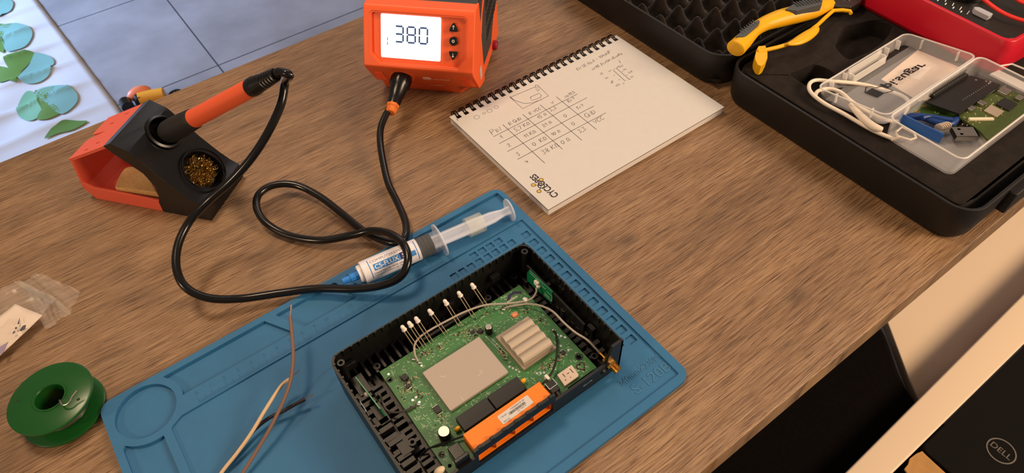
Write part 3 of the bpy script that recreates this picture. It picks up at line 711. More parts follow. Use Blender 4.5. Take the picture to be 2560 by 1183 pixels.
u, v = onpl(LOGw, *z3(950, 865)); b.add_mesh(text_mesh('LT8000', width=12, height=2.4), Matrix.Translation((u, v, 0.2)))
b.obj('maker_logo', mat('pale_orange_print', '#ffd9c4', 0.5), ST, smooth=0)
u, v = onpl(LOGw, *z3(600, 770)); C0 = LOG @ Vector((u, v, 0)); 
b = B().lathe([(0, 0), (12, 0), (12, 1.2), (10.4, 1.6), (0, 1.6)], C0, 32, (0, -0.885, -0.464 + 0.0)); b.obj('socket_ring', ORANGE, ST)

# ================================================================== holder stand
z2 = Z(160, 160, 2.817)
HOL = thing('soldering_iron_stand', 'black and coral soldering iron stand at the left of the table', 'stand', (126.1, 351.9, 0), math.degrees(math.atan2(.777, -.63)))
HR = rel(HOL); HW = HR.inverted()
SIDE = frame((0, 0, 0), (1, 0, 0), (0, 0, 1)); SIDEw = HW @ SIDE
def hp(qx, qy): return onpl(SIDEw, *z2(qx, qy))
DEP = 55.0
top = [hp(*q) for q in ((1000, 1020), (935, 985), (850, 930), (700, 820), (540, 690), (450, 620), (320, 560), (275, 580))]
bot = [hp(*q) for q in ((340, 628), (450, 700), (560, 775), (640, 865), (668, 930), (668, 975), (712, 1062))]
top[0] = (-1.5, 15.5)
bot[-1] = (bot[-1][0], 0.0)
XZ = Matrix(((1, 0, 0, 0), (0, 0, -1, 0), (0, 1, 0, 0), (0, 0, 0, 1)))   # (u, v, w) -> (u, -w, v)
b = B(XZ @ Matrix.Scale(-1, 4, (0, 0, 1)) @ Matrix.Scale(-1, 4, (0, 0, 1)))
# local y runs toward -depth: far side is y = -DEP
b = B(Matrix(((1, 0, 0, 0), (0, 0, -1, 0), (0, 1, 0, 0), (0, 0, 0, 1))))
prof = [(0.0, 0.0)] + top + bot
b.prism(prof, 0, DEP)
BODY = b.obj('holder_body', GLOSSB, HOL)
# plane of the sloping top
t0 = Vector((top[0][0], 0, top[0][1])); t1 = Vector((top[5][0], 0, top[5][1])); td = (t1 - t0).normalized()
TP = frame(t0, (0, -1, 0), td); 
if TP.to_3x3().col[2].z < 0: TP = frame(t0, (0, 1, 0), td)
TPw = HW @ TP
hc = [onpl(TPw, *z2(*q)) for q in ((565, 460), (860, 500), (700, 375), (690, 585))]
hu = sum(q[0] for q in hc) / 4; hv = sum(q[1] for q in hc) / 4
wc = [onpl(TPw, *z2(*q)) for q in ((865, 700), (950, 597), (1190, 700), (1080, 955), (900, 860))]
wu = (min(q[0] for q in wc) + max(q[0] for q in wc)) / 2; wv = (min(q[1] for q in wc) + max(q[1] for q in wc)) / 2
sgn = 1 if hu > 0 else -1
wu = sgn * 30.0; wv = 20.5
cut(BODY, [B(TP).cyl((hu, hv, -40), 11.5, 60, 40), B(TP).lathe([(0, -13), (15, -13), (18.0, 0), (18.0, 20), (0, 20)], (wu, wv, 0), 44)])
md = BODY.modifiers.new('bevel', 'BEVEL'); md.width = 0.0012; md.segments = 2; md.limit_method = 'ANGLE'; md.harden_normals = True
b = B(TP); b.lathe([(11.4, -3), (11.4, 1.2), (12.6, 2.4), (14.5, 1.8), (15, 0), (15, -2), (11.4, -3)], (hu, hv, 0), 44); b.obj('iron_socket_rim', GLOSSB, HOL)
b = B(TP); b.lathe([(11.6, 0.2), (12.4, 0.2), (12.4, -24), (0, -24), (0, -23), (11.6, -23)], (hu, hv, 0), 40); b.obj('iron_socket', GLOSSB, HOL)
b = B(TP); b.lathe([(17.9, -1), (17.9, 0.7), (18.9, 0.7), (18.9, -1)], (wu, wv, 0), 44, closed=True); b.obj('bowl_rim', GLOSSB, HOL)
# coral tray
tr = [hp(*q) for q in ((215, 965), (150, 900), (50, 690), (60, 655), (170, 590), (290, 540))]
bx = tr[0][0]; p_b1 = (tr[1][0] - 1, tr[1][1]); p_b2 = tr[2]; p_b3 = tr[3]
Mx = Matrix(((1, 0, 0, 0), (0, 0, -1, 0), (0, 1, 0, 0), (0, 0, 0, 1)))
b = B(Mx)
strip_o = [(44, 0), (bx - 4, 0), (bx + 3, 12), (tr[2][0] + 1, tr[2][1]), (tr[3][0] - 2, tr[3][1] + 3), (62, 73.5)]
strip_i = [(60, 71), (tr[3][0] - 3.5, tr[3][1]), (tr[2][0] - 1.8, tr[2][1] - 1), (bx, 13), (bx - 5.5, 2.4), (44, 2.4)]
b.prism(strip_o[:4] + strip_i[2:], 0.4, DEP - 0.4)
for y0 in (0.2, DEP - 2.4):
    b.prism([(44, 0), (bx - 4, 0), (bx + 3, 12), (bx - 1, 19.5), (bx - 9, 15), (40, 14)], y0, y0 + 2.2)
b.obj('tray', CORAL, HOL, bev=0.5)
fo = Vector((tr[2][0] + 0.5, 0, tr[2][1] + 1)); fe = Vector((60, 0, 74.0)); FL = frame(fo, (0, -1, 0), fe - fo); LF = (fe - fo).length
b = B(FL)
b.plate([(0.4, 0), (23, 0), (25, 3), (28, 26), (31, 3), (33, 0), (54.6, 0), (54.6, LF), (0.4, LF)], [rr(5, 6.6, 18, 24, .5, 2), rr(10, 11.6, 30, 36, .5, 2), rr(38, 39.6, 20, 26, .5, 2), rr(46, 47.6, 34, 40, .5, 2)], -1.6, 0.9)
b.obj('tray_flap', CORAL, HOL, bev=0.4)
sps = [at(*z2(*q), 17) for q in ((348, 895), (385, 795), (440, 728), (520, 735), (600, 810), (655, 905), (665, 945))]
spg = thing('cleaning_sponge', 'yellow quarter round cleaning sponge inside the coral tray', 'sponge', (sps[0].x, sps[0].y, 2.6))
SR = rel(spg)
def inside(p):
    q = HR @ Vector((p.x, p.y, 0)); q.y = min(q.y, -3.4); q.y = max(q.y, -DEP + 4); q.x = min(q.x, bx - 8); q.z = 0; return HW @ q
P = [(p.x, p.y) for p in [inside(q) for q in spline([Vector((p.x, p.y, 0)) for p in sps[:6]], 4)]]
inn = HW @ Vector((52, -44, 0)); inn2 = HW @ Vector((52, -6, 0))
b = B(SR); b.prism(P, 2.7, 17); b.obj('foam_block', mat('yellow_sponge', '#e0b273', 0.9, spec=0.1, noise=0.12, nscale=500, bump=0.9, bscale=900), spg, bev=0.7)
# brass wool
bc = HW @ (TP @ Vector((wu, wv, -6)))
TPn = (HW.to_3x3() @ TP.to_3x3().col[2]).normalized()
BW = B(Matrix.Translation(-bc)); rnd = random.Random(9); MW_ = HW @ TP
for k in range(240):
    a0 = rnd.uniform(0, 2 * PI); r0 = 14.5 * math.sqrt(rnd.random()); zz = rnd.uniform(-12, -2.0 - 0.02 * r0 * r0); rad = rnd.uniform(0.8, 2.2); ph = rnd.uniform(0, 6); tilt = rnd.uniform(-1, 1)
    pts = [MW_ @ Vector((wu + r0 * math.cos(a0) * 0.9 + rad * math.cos(ph + t * 0.7) + t * 0.12, wv + r0 * math.sin(a0) * 0.9 + rad * math.sin(ph + t * 0.7) * tilt, max(-12.4, min(zz + rad * math.sin(ph + t * 0.7) + 0.2 * t, -0.5)))) for t in range(11)]
    BW.tube(pts, 0.33, 4, flat=0.45)
o = BW.obj('brass_wool', mat('brass_wool_strands', '#c9a860', 0.3, 1.0), None, smooth=30); tag(o, 'tangled brass wool in the round bowl of the black stand', 'brass wool', tuple(bc))

# ================================================================== soldering iron, its lead and plug
def mid_plane():
    w0 = TPw @ Vector((hu, hv, 0)); return w0
w0 = mid_plane()
IP = frame(w0, HW.to_3x3() @ Vector((1, 0, 0)), (0, 0, 1))
def ip(qx, qy):
    u, v = onpl(IP, *z2(qx, qy)); return IP @ Vector((u, v, 0))
g0 = (ip(672, 470) + ip(760, 480)) / 2; q0 = (ip(885, 345) + ip(940, 425)) / 2; q1 = (ip(1290, 120) + ip(1345, 215)) / 2; q2 = (ip(1470, 30) + ip(1495, 95)) / 2
ax = (q1 - q0).normalized()
IR = thing('soldering_iron', 'soldering iron with orange sleeve standing in the black stand', 'soldering iron', tuple(q0))
IRr = rel(IR)
L1 = (q1 - q0).length
b = B(IRr); b.lathe([(0, -40), (8.4, -40), (9.6, -36), (9.7, -28), (9.0, -14), (8.5, -3), (8.3, 0), (7.4, 1.5), (0, 1.5)], q0, 36, ax); b.obj('rubber_grip', mat('soft_black_grip', '#1d1b1a', 0.65), IR)
b = B(IRr); b.lathe([(0, 0), (7.6, 0), (7.6, 2), (7.3, 5), (7.0, L1 - 2), (6.7, L1), (0, L1)], q0, 36, ax); b.obj('orange_sleeve', mat('coral_orange_plastic', '#ee6238', 0.42, bump=0.1, bscale=3000), IR)
b = B(IRr); b.lathe([(0, 0), (7.0, 0), (7.2, 1), (7.2, 6), (6.6, 8), (6.4, 12), (5.4, 16), (4.6, 27), (4.3, 30), (0, 30)], q1, 30, ax)
for k in range(5): b.lathe([(5.2 - 0.22 * k, 0), (5.9 - 0.22 * k, 0.3), (5.9 - 0.22 * k, 1.2), (5.2 - 0.22 * k, 1.5)], q1 + ax * (15.5 + 2.9 * k), 24, ax)
b.obj('strain_relief', GLOSSB, IR)
b = B(IRr); b.cyl(q0 - ax * 44, 2.4, 6, 16, ax); b.obj('heater_barrel', STEEL, IR)
te = q1 + ax * 29
zf = Z(420, 420, 3.286)
cp = [tuple(te), tuple(te + ax * 5 + Vector((0, 0, 0.5))), tuple(te + ax * 10 + Vector((1.5, -3.5, -3)))]
for (x, y, z) in ((713, 205, 124), (702, 262, 112), (668, 335, 98), (625, 400, 84), (575, 455, 70), (520, 503, 56), (475, 552, 46), (446, 610, 40), (441, 670, 34), (464, 718, 27), (520, 745, 19), (600, 747, 11), (700, 733, 8.5), (790, 722, 9.5), (890, 722, 13),
                  (960, 712, 17), (1003, 690, 22), (1020, 650, 27.5), (1008, 610, 29), (975, 585, 24), (930, 577, 17), (880, 588, 11), (800, 601, 7), (720, 588, 5), (665, 557, 8), (642, 520, 11), (648, 485, 13), (685, 463, 13), (740, 463, 11), (800, 492, 8), (860, 538, 5.5), (910, 578, 4.5), (960, 602, 8.2), (995, 606, 10), (1014, 588, 10), (1013, 553, 8), (993, 505, 6), (972, 462, 7), (960, 415, 10), (951, 360, 14), (952, 320, 18), (966, 285, 22)):
    p = at(x, y, z); cp.append(tuple(p))
con = MS @ C0; cdir = (MS.to_3x3() @ Vector((0, -0.885, -0.3))).normalized()
pe = at(985, 256, 25); cdir = (Vector(pe) - con).normalized(); DC = (Vector(pe) - con).length
cp.append(tuple(Vector(pe)))
cp.append(tuple(Vector(pe) - cdir * 4))
b = B(IRr); b.tube(spline(cp, 8), 3.15, 14); b.obj('lead', RUBBER, IR)
b = B(IRr); b.lathe([(0, 1), (9.0, 1), (9.6, 4), (9.6, 13), (8.2, 15), (7.4, 24), (6.4, 27), (6.6, 30), (5.8, 36), (0, 36)], con, 32, cdir)
for k in range(16):
    t = 2 * PI * k / 16; e1 = cdir.orthogonal().normalized(); e2 = cdir.cross(e1); dd = e1 * math.cos(t) + e2 * math.sin(t)
    b.tube([con + cdir * 4.5 + dd * 9.5, con + cdir * 12.5 + dd * 9.5], 0.7, 5)
b.obj('plug', GLOSSB, IR, smooth=50)
b = B(IRr); b.lathe([(0, 0), (6.2, 0), (6.2, 3), (5.2, 3.6), (5.2, 8), (4.2, 9.4), (0, 9.4)], con + cdir * max(DC - 10, 36), 8, cdir); b.obj('plug_collar', mat('amber_orange_plastic', '#d9722a', 0.45), IR, bev=0.4)

# ================================================================== notebook
NB = thing('spiral_notebook', 'open white spiral notebook with pencilled resistance table', 'notebook', (355.4, 179.3, 0))
NR = rel(NB)
PT = 8.0
b = B(); b.box(0.6, 211.0, 0.6, 150.6, 0, 6.6); b.obj('page_block', mat('stacked_paper_edges', '#dcd8d6', 0.7, noise=0.08, nscale=3000), NB, bev=0.3)
b = B(); b.box(0.1, 211.5, 0.1, 151, 6.62, 7.33); b.obj('page_gap_shade', mat('painted_gap_shade', '#2b211c', 0.8), NB, smooth=0)  # dark layer painted in for the shade in the gap under the top page
b = B(); b.box(0, 211.6, 0, 151, 7.35, PT - 0.05); b.obj('top_page', PAPER, NB, bev=0.1)
b = B(); LNM = mat('faint_ruling', '#d2cac8', 0.8)
for k in range(22): b.box(18 + 8.0 * k, 18.25 + 8.0 * k, 3, 146, PT - 0.05, PT - 0.03)
b.obj('ruled_lines', LNM, NB, smooth=0)
zn = Z(1100, 80, 2.517)
def np_(qx, qy): p = NR @ Vector(at(*zn(qx, qy), PT)); return (p.x, p.y)
b = B(); pw = 0.5
def pen(L_, w=pw): b.ribbon([np_(*q) for q in L_], w, PT)
for L_ in ([(335, 660), (865, 390)], [(372, 703), (925, 413)], [(423, 753), (968, 466)], [(487, 802), (1045, 508)],
           [(395, 583), (660, 826)], [(520, 518), (770, 737)], [(630, 458), (893, 682)], [(732, 408), (985, 614)],
           [(438, 408), (520, 482), (683, 402), (612, 333), (600, 345), (440, 412)], [(600, 340), (604, 333)], [(568, 410), (625, 385), (638, 400), (632, 412), (578, 432), (568, 410)], [(440, 408), (470, 430), (530, 450), (580, 446), (640, 425)],
           [(598, 352), (622, 348)], [(600, 362), (630, 360)], [(608, 372), (625, 368)],
           [(1090, 235), (1110, 228), (1190, 297), (1165, 308), (1090, 240)], [(1112, 228), (1128, 212)], [(1145, 250), (1152, 247)], [(1172, 274), (1180, 270)], [(1190, 300), (1198, 294)], [(1060, 250), (1078, 240)], [(1094, 274), (1100, 270)], [(1124, 302), (1132, 298)], [(1150, 326), (1160, 320)], [(1126, 178), (1136, 195)],
           [(105, 545), (112, 558)]): pen(L_)
for cx, cy, r in ((231, 536, 14), (277, 512, 7), (312, 496, 13), (354, 473, 11)):
    c0 = np_(cx, cy); rr_ = r / 2.517 / 2.05; b.ribbon([(c0[0] + rr_ * math.cos(t), c0[1] + rr_ * math.sin(t)) for t in [2 * PI * i / 16 for i in range(17)]], 0.3, PT)
GL = {'P': [[(0, 0), (0, 6), (3, 5.6), (3, 3.6), (0, 3)]], 'I': [[(1, 0), (1, 4)]], 'N': [[(0, 0), (0, 4), (2.5, 0), (3, 4.2)]], 'R': [[(0, 0), (0, 5), (2.6, 4.6), (2.4, 3), (0.2, 2.6), (3, 0)]], 'G': [[(3.2, 4.8), (1, 4.8), (0, 2.4), (1, 0), (3, 0.4), (3.2, 2.2), (1.8, 2.2)]],
      'D': [[(0, 0), (0, 4), (2.4, 3.2), (2.6, 1), (0, 0)]], 'V': [[(0, 4), (1.4, 0), (3, 4.2)]], 'C': [[(3, 4), (1, 4), (0, 2), (1, 0), (3, 0.3)]], 'L': [[(0, 4), (0.2, 0), (2.6, 0.2)]], 'K': [[(0, 0), (0, 4.6)], [(2.6, 4.4), (0.1, 2), (2.8, 0)]],
      'W': [[(0, 0), (1, 0), (0.4, 2), (0.8, 3.6), (2, 3.8), (2.8, 2.4), (2.2, 0), (3.4, 0)]], '0': [[(1.3, 0), (0, 1.8), (0.8, 4.2), (2.4, 4), (2.8, 1.6), (1.3, 0)]], '1': [[(0, 2.6), (1.4, 4.8), (1.6, 0)]], '2': [[(0, 3.6), (1.4, 4.6), (2.4, 3.4), (0, 0), (3, 0)]],
      '3': [[(0, 4.8), (2.4, 4.8), (1, 2.8), (2.6, 1.6), (1.2, 0), (0, 0.6)]], '4': [[(0.2, 4.4), (0.2, 2), (2.8, 2.2)], [(2.0, 4), (1.8, 0)]], '5': [[(2.6, 4.8), (0.4, 4.8), (0.2, 2.8), (2.2, 2.6), (2.2, 0.4), (0, 0)]], '6': [[(2.4, 4.6), (0.4, 2.4), (0.6, 0.2), (2.4, 0.6), (2, 2.2), (0.4, 1.8)]], '7': [[(0, 4.4), (2.6, 4.6), (1.2, 0)]],
      '8': [[(1.4, 2.4), (0, 3.6), (1.4, 4.8), (2.6, 3.6), (0.2, 1), (1.4, 0), (2.6, 1), (1.4, 2.4)]], ',': [[(0.4, 0.4), (0, -1)]], '.': [[(0.2, 0.3), (0.5, 0)]], '?': [[(0, 4), (1.4, 4.8), (2.2, 3.6), (1, 2), (1, 1.2)], [(1, 0.3), (1.1, 0)]], '=': [[(0, 2.6), (1.6, 2.6)], [(0, 1.4), (1.6, 1.4)]],
      'E': [[(2.6, 4.6), (0, 4.6), (0, 0), (2.6, 0)], [(0, 2.4), (2, 2.4)]], 'S': [[(2.6, 4.4), (0.6, 4.4), (0.6, 2.6), (2.4, 2), (1.8, 0), (0, 0.2)]], '-': [[(0, 2), (2.4, 2)]], 'H': [[(0, 0), (0, 4)], [(2.2, 0), (2.2, 4)], [(0, 2), (2.2, 2)]], 'F': [[(0, -1.4), (1, 4.6), (2, 4.8)], [(0, 2), (2, 2.2)]],
      'M': [[(0, 0), (0.4, 2.8), (1.4, 0.6), (2.2, 2.8), (3, 0)]], 'A': [[(0, 0), (1.4, 4.2), (2.6, 0)], [(0.6, 1.6), (2, 1.6)]], 'O': [[(1.3, 0), (0.3, 1.2), (1, 2.8), (2.2, 2.2), (1.3, 0)]], 'T': [[(0, 4.4), (2.8, 4.4)], [(1.4, 4.4), (1.3, 0)]], 'Y': [[(0, 2.6), (1.2, 0.8), (2.2, 2.8)], [(2.2, 2.8), (0.8, -1.4)]], ' ': []}
def scrawl(tx, qx, qy, h, rot=3, w=0.34, gap=1.15):
    x0, y0 = np_(qx, qy); k = h / 4.6; x = 0; c_, s_ = math.cos(math.radians(rot)), math.sin(math.radians(rot)); rn = random.Random(hash(tx) % 7 if False else len(tx))
    for ch in tx:
        for L_ in GL.get(ch, []):
            P_ = [((x + px + 0.16 * py) * k, (py + rn.uniform(-.1, .1)) * k) for px, py in L_]
            b.ribbon([(x0 + X * c_ - Y * s_, y0 + X * s_ + Y * c_) for X, Y in P_], w, PT)
        x += {'1': 2.6, ',': 1.4, '.': 1.2, 'I': 2.2, ' ': 2.2, '-': 3.4}.get(ch, 3.6) * gap
for tx, qx, qy, h in (('PIN', 332, 648, 6.4), ('R GND', 442, 588, 4.6), ('R VCC', 570, 522, 4.4), ('V', 708, 455, 4.4), ('NOTES', 792, 415, 3.8),
                      ('1', 388, 672, 5), ('5,7 KW', 478, 628, 5.2), ('15 W', 622, 548, 4.6), ('3,3', 698, 502, 5.2), ('R=?', 812, 445, 4.6),
                      ('2', 434, 724, 5), ('11 KW', 538, 668, 4.8), ('21 W', 654, 600, 4.6), ('0', 788, 540, 5.4), ('T=?', 868, 490, 4.6),
                      ('3', 492, 782, 5), ('0  KW', 592, 720, 5.6), ('10 W', 710, 655, 4.4), ('0', 838, 590, 5.4), ('GND', 924, 542, 6.4),
                      ('4', 546, 828, 4.4), ('38 KW', 654, 772, 6.0), ('0 W', 772, 708, 5.6), ('3,3', 882, 638, 5.4), ('VCC', 978, 578, 6.0),
                      ('EN SE 0,L6 - 104,HIP', 868, 242, 4.2), ('MI RE FLASH MEMORY', 962, 238, 3.8)):
    pass
SC = (('PIN', 332, 648, 6.4), ('R GND', 442, 588, 4.6), ('R VCC', 570, 522, 4.4), ('V', 708, 455, 4.4), ('NOTES', 792, 415, 3.8),
      ('1', 388, 672, 5), ('5,7 KW', 478, 628, 5.2), ('15 W', 622, 548, 4.6), ('3,3', 698, 502, 5.2), ('R=?', 812, 445, 4.6),
      ('2', 434, 724, 5), ('11 KW', 538, 668, 4.8), ('21 W', 654, 600, 4.6), ('0', 788, 540, 5.4), ('T=?', 868, 490, 4.6),
      ('3', 492, 782, 5), ('0  KW', 592, 720, 5.6), ('10 W', 710, 655, 4.4), ('0', 838, 590, 5.4), ('GND', 924, 542, 6.4),
      ('4', 546, 828, 4.4), ('38 KW', 654, 772, 6.0), ('0 W', 772, 708, 5.6), ('3,3', 882, 638, 5.4), ('VCC', 978, 578, 6.0),
      ('EN SE 0,L6 - 104,HIP', 868, 242, 4.2), ('MI RE FLASH MEMORY', 962, 240, 3.8),
      ('CE', 1014, 270, 2.8), ('DO', 1046, 296, 2.8), ('WP', 1080, 324, 2.8), ('VSS', 1110, 346, 2.8), ('VCC', 1132, 226, 2.8), ('HO', 1160, 242, 2.8), ('CLK', 1190, 262, 2.8), ('DI', 1206, 288, 2.8))
for tx, qx, qy, h in SC: scrawl(tx, qx, qy, h * 0.86, 2, 0.46 if h > 3 else 0.34, 1.0)
b.obj('handwriting', INK, NB, smooth=0)
b = B()
t0_, t1_ = np_(715, 1025), np_(590, 915)
cx_, cy_ = (t0_[0] + t1_[0]) / 2, (t0_[1] + t1_[1]) / 2
big = text_mesh('CYCLOPES', width=math.hypot(t0_[0] - t1_[0], t0_[1] - t1_[1]) + 6, height=6.6, bold=0.025)
b.add_mesh(big, place(cx_ + 0.4, cy_, PT + 0.01, 91))
b.obj('printed_word', mat('printed_dark_ink', '#2a2326', 0.6), NB, smooth=0)
b = B(); bd = B()
cn = [np_(*q) for q in ((637, 968), (637, 930), (588, 963), (623, 1003))]
for q in cn[1:]:
    b.ribbon([cn[0], q], 0.6, PT + 0.02); b.prism(circ(q[0], q[1], 2.1, 20), PT - 0.02, PT + 0.02)
    bd.prism(circ(q[0], q[1], 1.6, 20), PT - 0.02, PT + 0.05)
b.plate(circ(cn[0][0], cn[0][1], 3.2, 22), [circ(cn[0][0], cn[0][1], 2.4, 18)], PT - .02, PT + .03)
b.obj('printed_links', mat('printed_dark_ink', '#2a2326', 0.6), NB, smooth=0); bd.obj('printed_dots', mat('printed_ochre', '#c9a94e', 0.6), NB, smooth=0)
SPR = mat('black_spiral_wire', '#1a1714', 0.3, 0.6)
NSP = 24
for k in range(NSP):
    x = 6.0 + 8.62 * k
    pts = []
    for dx in (0, 2.2):
        pp = [(x + dx, 146.6 + 5.2 + 5.2 * math.cos(t), 4.6 + 5.0 * math.sin(t)) for t in [math.radians(d) for d in range(180, -61, -24)]]
        pts += pp if dx == 0 else pp[::-1]
    if k == 0: b = B()
    b.tube(pts, 0.62, 6)
    b.box(x - 1.2, x + 3.4, 143.4, 147.4, PT - 0.02, PT + 0.03)
b.obj('spiral_binding', SPR, NB)

# ================================================================== tool case: base, lid, foam
CB = thing('tool_case', 'open black plastic tool case with a foam filled base and lid', 'tool case', (735, 190, 0))
CR = rel(CB)
CASEM = mat('satin_black_case_plastic', '#100f0f', 0.5, bump=0.3, bscale=1600)
def shell(x0, x1, y0, y1, h, r, name, tap=3.0, wall=2.6):
    b = B(CR); n = 7
    O = rr(x0, x1, y0, y1, r, n); Ot = rr(x0 + 0, x1, y0, y1, r, n); Ob = rr(x0 + tap, x1 - tap, y0 + tap, y1 - tap, r, n)
    I = rr(x0 + wall, x1 - wall, y0 + wall, y1 - wall, r - wall, n); Ib = rr(x0 + tap + wall, x1 - tap - wall, y0 + tap + wall, y1 - tap - wall, r - wall, n)
    rings = [[b.v((x, y, z)) for x, y in P_] for P_, z in ((Ob, 0.5), (rr(x0 + 1, x1 - 1, y0 + 1, y1 - 1, r, n), 6), (O, h - 6), (O, h), (I, h), (Ib, 3))]
    b.face(rings[0][::-1])
    for A, C_ in zip(rings, rings[1:]):
        for i in range(len(A)): b.face((A[i], A[(i + 1) % len(A)], C_[(i + 1) % len(A)], C_[i]))
    b.face(rings[-1]); return b.obj(name, CASEM, CB, bev=0.5, clean=False)
shell(583.5, 980, -44, 199.5, 36.5, 20, 'case_base')
shell(584.5, 980, 205, 452, 36.5, 24, 'case_lid')
for x in (655, 905): B(CR).tube([(x, 202.2, 30), (x + 40, 202.2, 30)], 3.4, 12).obj('hinge', CASEM, CB)
b = B(CR); b.prism(rpoly([(640, -50), (700, -50), (700, -42), (640, -42)], 2), 8, 30); b.prism(rpoly([(860, -50), (920, -50), (920, -42), (860, -42)], 2), 8, 30); b.prism([(720, -48), (840, -48), (840, -42), (720, -42)], 14, 26)
b.obj('latch', CASEM, CB, bev=1)
# foam insert with cut-outs
fo_ = rpoly([(592, -29), (605, -33), (972, -35), (972, 193), (593, 193)], 12)
h1 = rpoly([tuple(at(*q, 32.5)[:2]) for q in ((1971, 186), (2037, 160), (2070, 172), (2125, 215), (2035, 226))], 4)
h2 = rpoly([tuple(at(*q, 32.5)[:2]) for q in ((2088, 128), (2230, 60), (2330, 90), (2240, 150), (2120, 152))], 8)
h2 = rpoly([tuple(at(*q, 32.5)[:2]) for q in ((2085, 115), (2108, 66), (2190, 48), (2240, 66), (2205, 108), (2170, 130), (2120, 152))], 8)
h3 = rpoly([(720, 100), (860, 60), (860, 180), (720, 180)], 6)
b = B(CR); b.plate(fo_, [h1, h2], 14, 32.5); b.prism(fo_, 3.2, 14); b.obj('foam_insert', FOAM, CB, bev=1.0)
# egg crate foam in the lid
b = B(CR)
ep = at(1792, 81, 24)
def egg(u, v):
    x = 588.5 + u * 386; y = 209 + v * 239; e = min(x - 588.5, 974.5 - x, y - 209, 448 - y); k = min(1, max(0, e / 9))
    h = (math.cos((x - ep.x) / 27.0 * 2 * PI) * 0.5 + 0.5) * (math.cos((y - ep.y) / 27.0 * 2 * PI) * 0.5 + 0.5)
    return (x, y, 7 + (2 + 20 * h ** 0.9) * (k ** 0.5))
b.grid(egg, 230, 150); EF = mat('dusty_black_foam', '#1b1512', 0.95, spec=0.15, noise=0.4, nscale=120, bump=0.8, bscale=1500); EF.node_tree.nodes['Principled BSDF'].inputs['Sheen Weight'].default_value = 0.35; EF.node_tree.nodes['Principled BSDF'].inputs['Sheen Roughness'].default_value = 0.35; b.obj('egg_crate_foam', EF, CB, smooth=180)

# ================================================================== pliers across the hinge
zp = Z(1820, 0, 6.227)
YE = mat('yellow_grip_plastic', '#e6ae10', 0.42); GRE = mat('grey_rubber_inlay', '#4a4f52', 0.6)
PI_ = thing('pliers', 'pliers with yellow and grey handles lying across the case hinge', 'pliers', tuple(at(1980, 60, 44)))
PR = rel(PI_)
def hpt(q, z): return Vector(at(*zp(*q), z))
c1 = [hpt(q, z) for q, z in (((130, 745), 50), ((235, 640), 50), ((400, 480), 50), ((560, 375), 49), ((800, 290), 48), ((1050, 225), 47), ((1300, 165), 46), ((1490, 100), 45), ((1600, 60), 44))]
rd = [9.0, 8.4, 6.6, 7.6, 9.4, 9.8, 9.2, 7.6, 5.6]
def handle(cl, radii, fl):
    P_ = spline(cl, 6); n = len(P_); R2 = [radii[min(int(i / 6), len(radii) - 1)] + (radii[min(int(i / 6) + 1, len(radii) - 1)] - radii[min(int(i / 6), len(radii) - 1)]) * ((i % 6) / 6) for i in range(n)]
    d = (P_[0] - P_[1]).normalized()
    P_ = [P_[0] + d * 2.2, P_[0] + d * 1.4] + P_; R2 = [R2[0] * 0.86, R2[0] * 0.98] + R2
    return P_, R2
P_, R2 = handle(c1, rd, 0.8)
b = B(PR); b.tube(P_, R2, 20, flat=0.85); b.obj('handle', YE, PI_)
def inlay(seq, zt, zb_, studs):
    b = B(PR); pts = [hpt(q, 58.5) for q in seq]
    V = [b.v((p.x, p.y, zt)) for p in pts]; Vb = [b.v((p.x, p.y, zb_)) for p in pts]
    b.face(V); b.face(Vb[::-1])
    for i in range(len(V)): b.face((Vb[i], Vb[(i + 1) % len(V)], V[(i + 1) % len(V)], V[i]))
    for q, d in studs:
        p = hpt(q, 58); b.tube([p - d, p + d], 0.7, 6)
    b.obj('grip_inlay', GRE, PI_, bev=0.6)
inlay(((120, 560), (235, 565), (290, 540), (480, 360), (500, 320), (470, 300), (330, 390), (220, 470)), 58.0, 49.5, [((215 + 33 * k, 500 - 26 * k), Vector((0.8, 3.2, 0))) for k in range(7)])
inlay(((900, 128), (1080, 150), (1470, 45), (1480, -20), (1180, -20), (1000, 60)), 57.5, 50, [((1060 + 44 * k, 66 - 9 * k), Vector((1, 4, 0))) for k in range(9)])
c2 = [hpt(q, z) for q, z in (((930, 690), 47), ((1060, 655), 46), ((1200, 580), 45.5), ((1340, 480), 45), ((1390, 420), 45))]
b = B(PR); b.tube([hpt(q, 44) for q in ((460, 800), (560, 785), (760, 740), (930, 692), (1060, 640), (1200, 555), (1330, 445), (1400, 385), (1520, 270), (1640, 165), (1780, 158), (1900, 175), (1912, 210))], [2.0] * 4 + [2.4] * 3 + [2.0] * 6, 8)
b.tube(spline(c2, 5), [1.6 + 4.2 * math.sin(PI * i / 20) for i in range(21)], 12, flat=0.6)
e0 = hpt((500, 800), 44); e1 = hpt((490, 1090), 33)
b.prism([(p.x, p.y) for p in [hpt(q, 38) for q in ((450, 800), (560, 790), (592, 900), (590, 985), (540, 1080), (490, 1110), (440, 1090), (400, 1010), (398, 950), (420, 860))]], 33.5, 44)
b.obj('handle', YE, PI_, bev=1.0)
b = B(PR)
b.prism([(p.x, p.y) for p in [hpt(q, 44) for q in ((1560, 90), (1700, 140), (1900, 150), (2060, 60), (2130, -60), (2000, -200), (1850, -160), (1600, -40))]], 38, 47)
b.prism([(p.x, p.y) for p in [hpt(q, 44) for q in ((2000, -190), (2130, -60), (2560, -350), (2520, -400))]], 39, 46)
b.obj('jaw', DARKM, PI_, bev=1.2)
b = B(PR); p = hpt((1850, -40), 47); b.cyl(tuple(p), 5, 1.2, 24); b.obj('pivot', STEEL, PI_, bev=0.3)

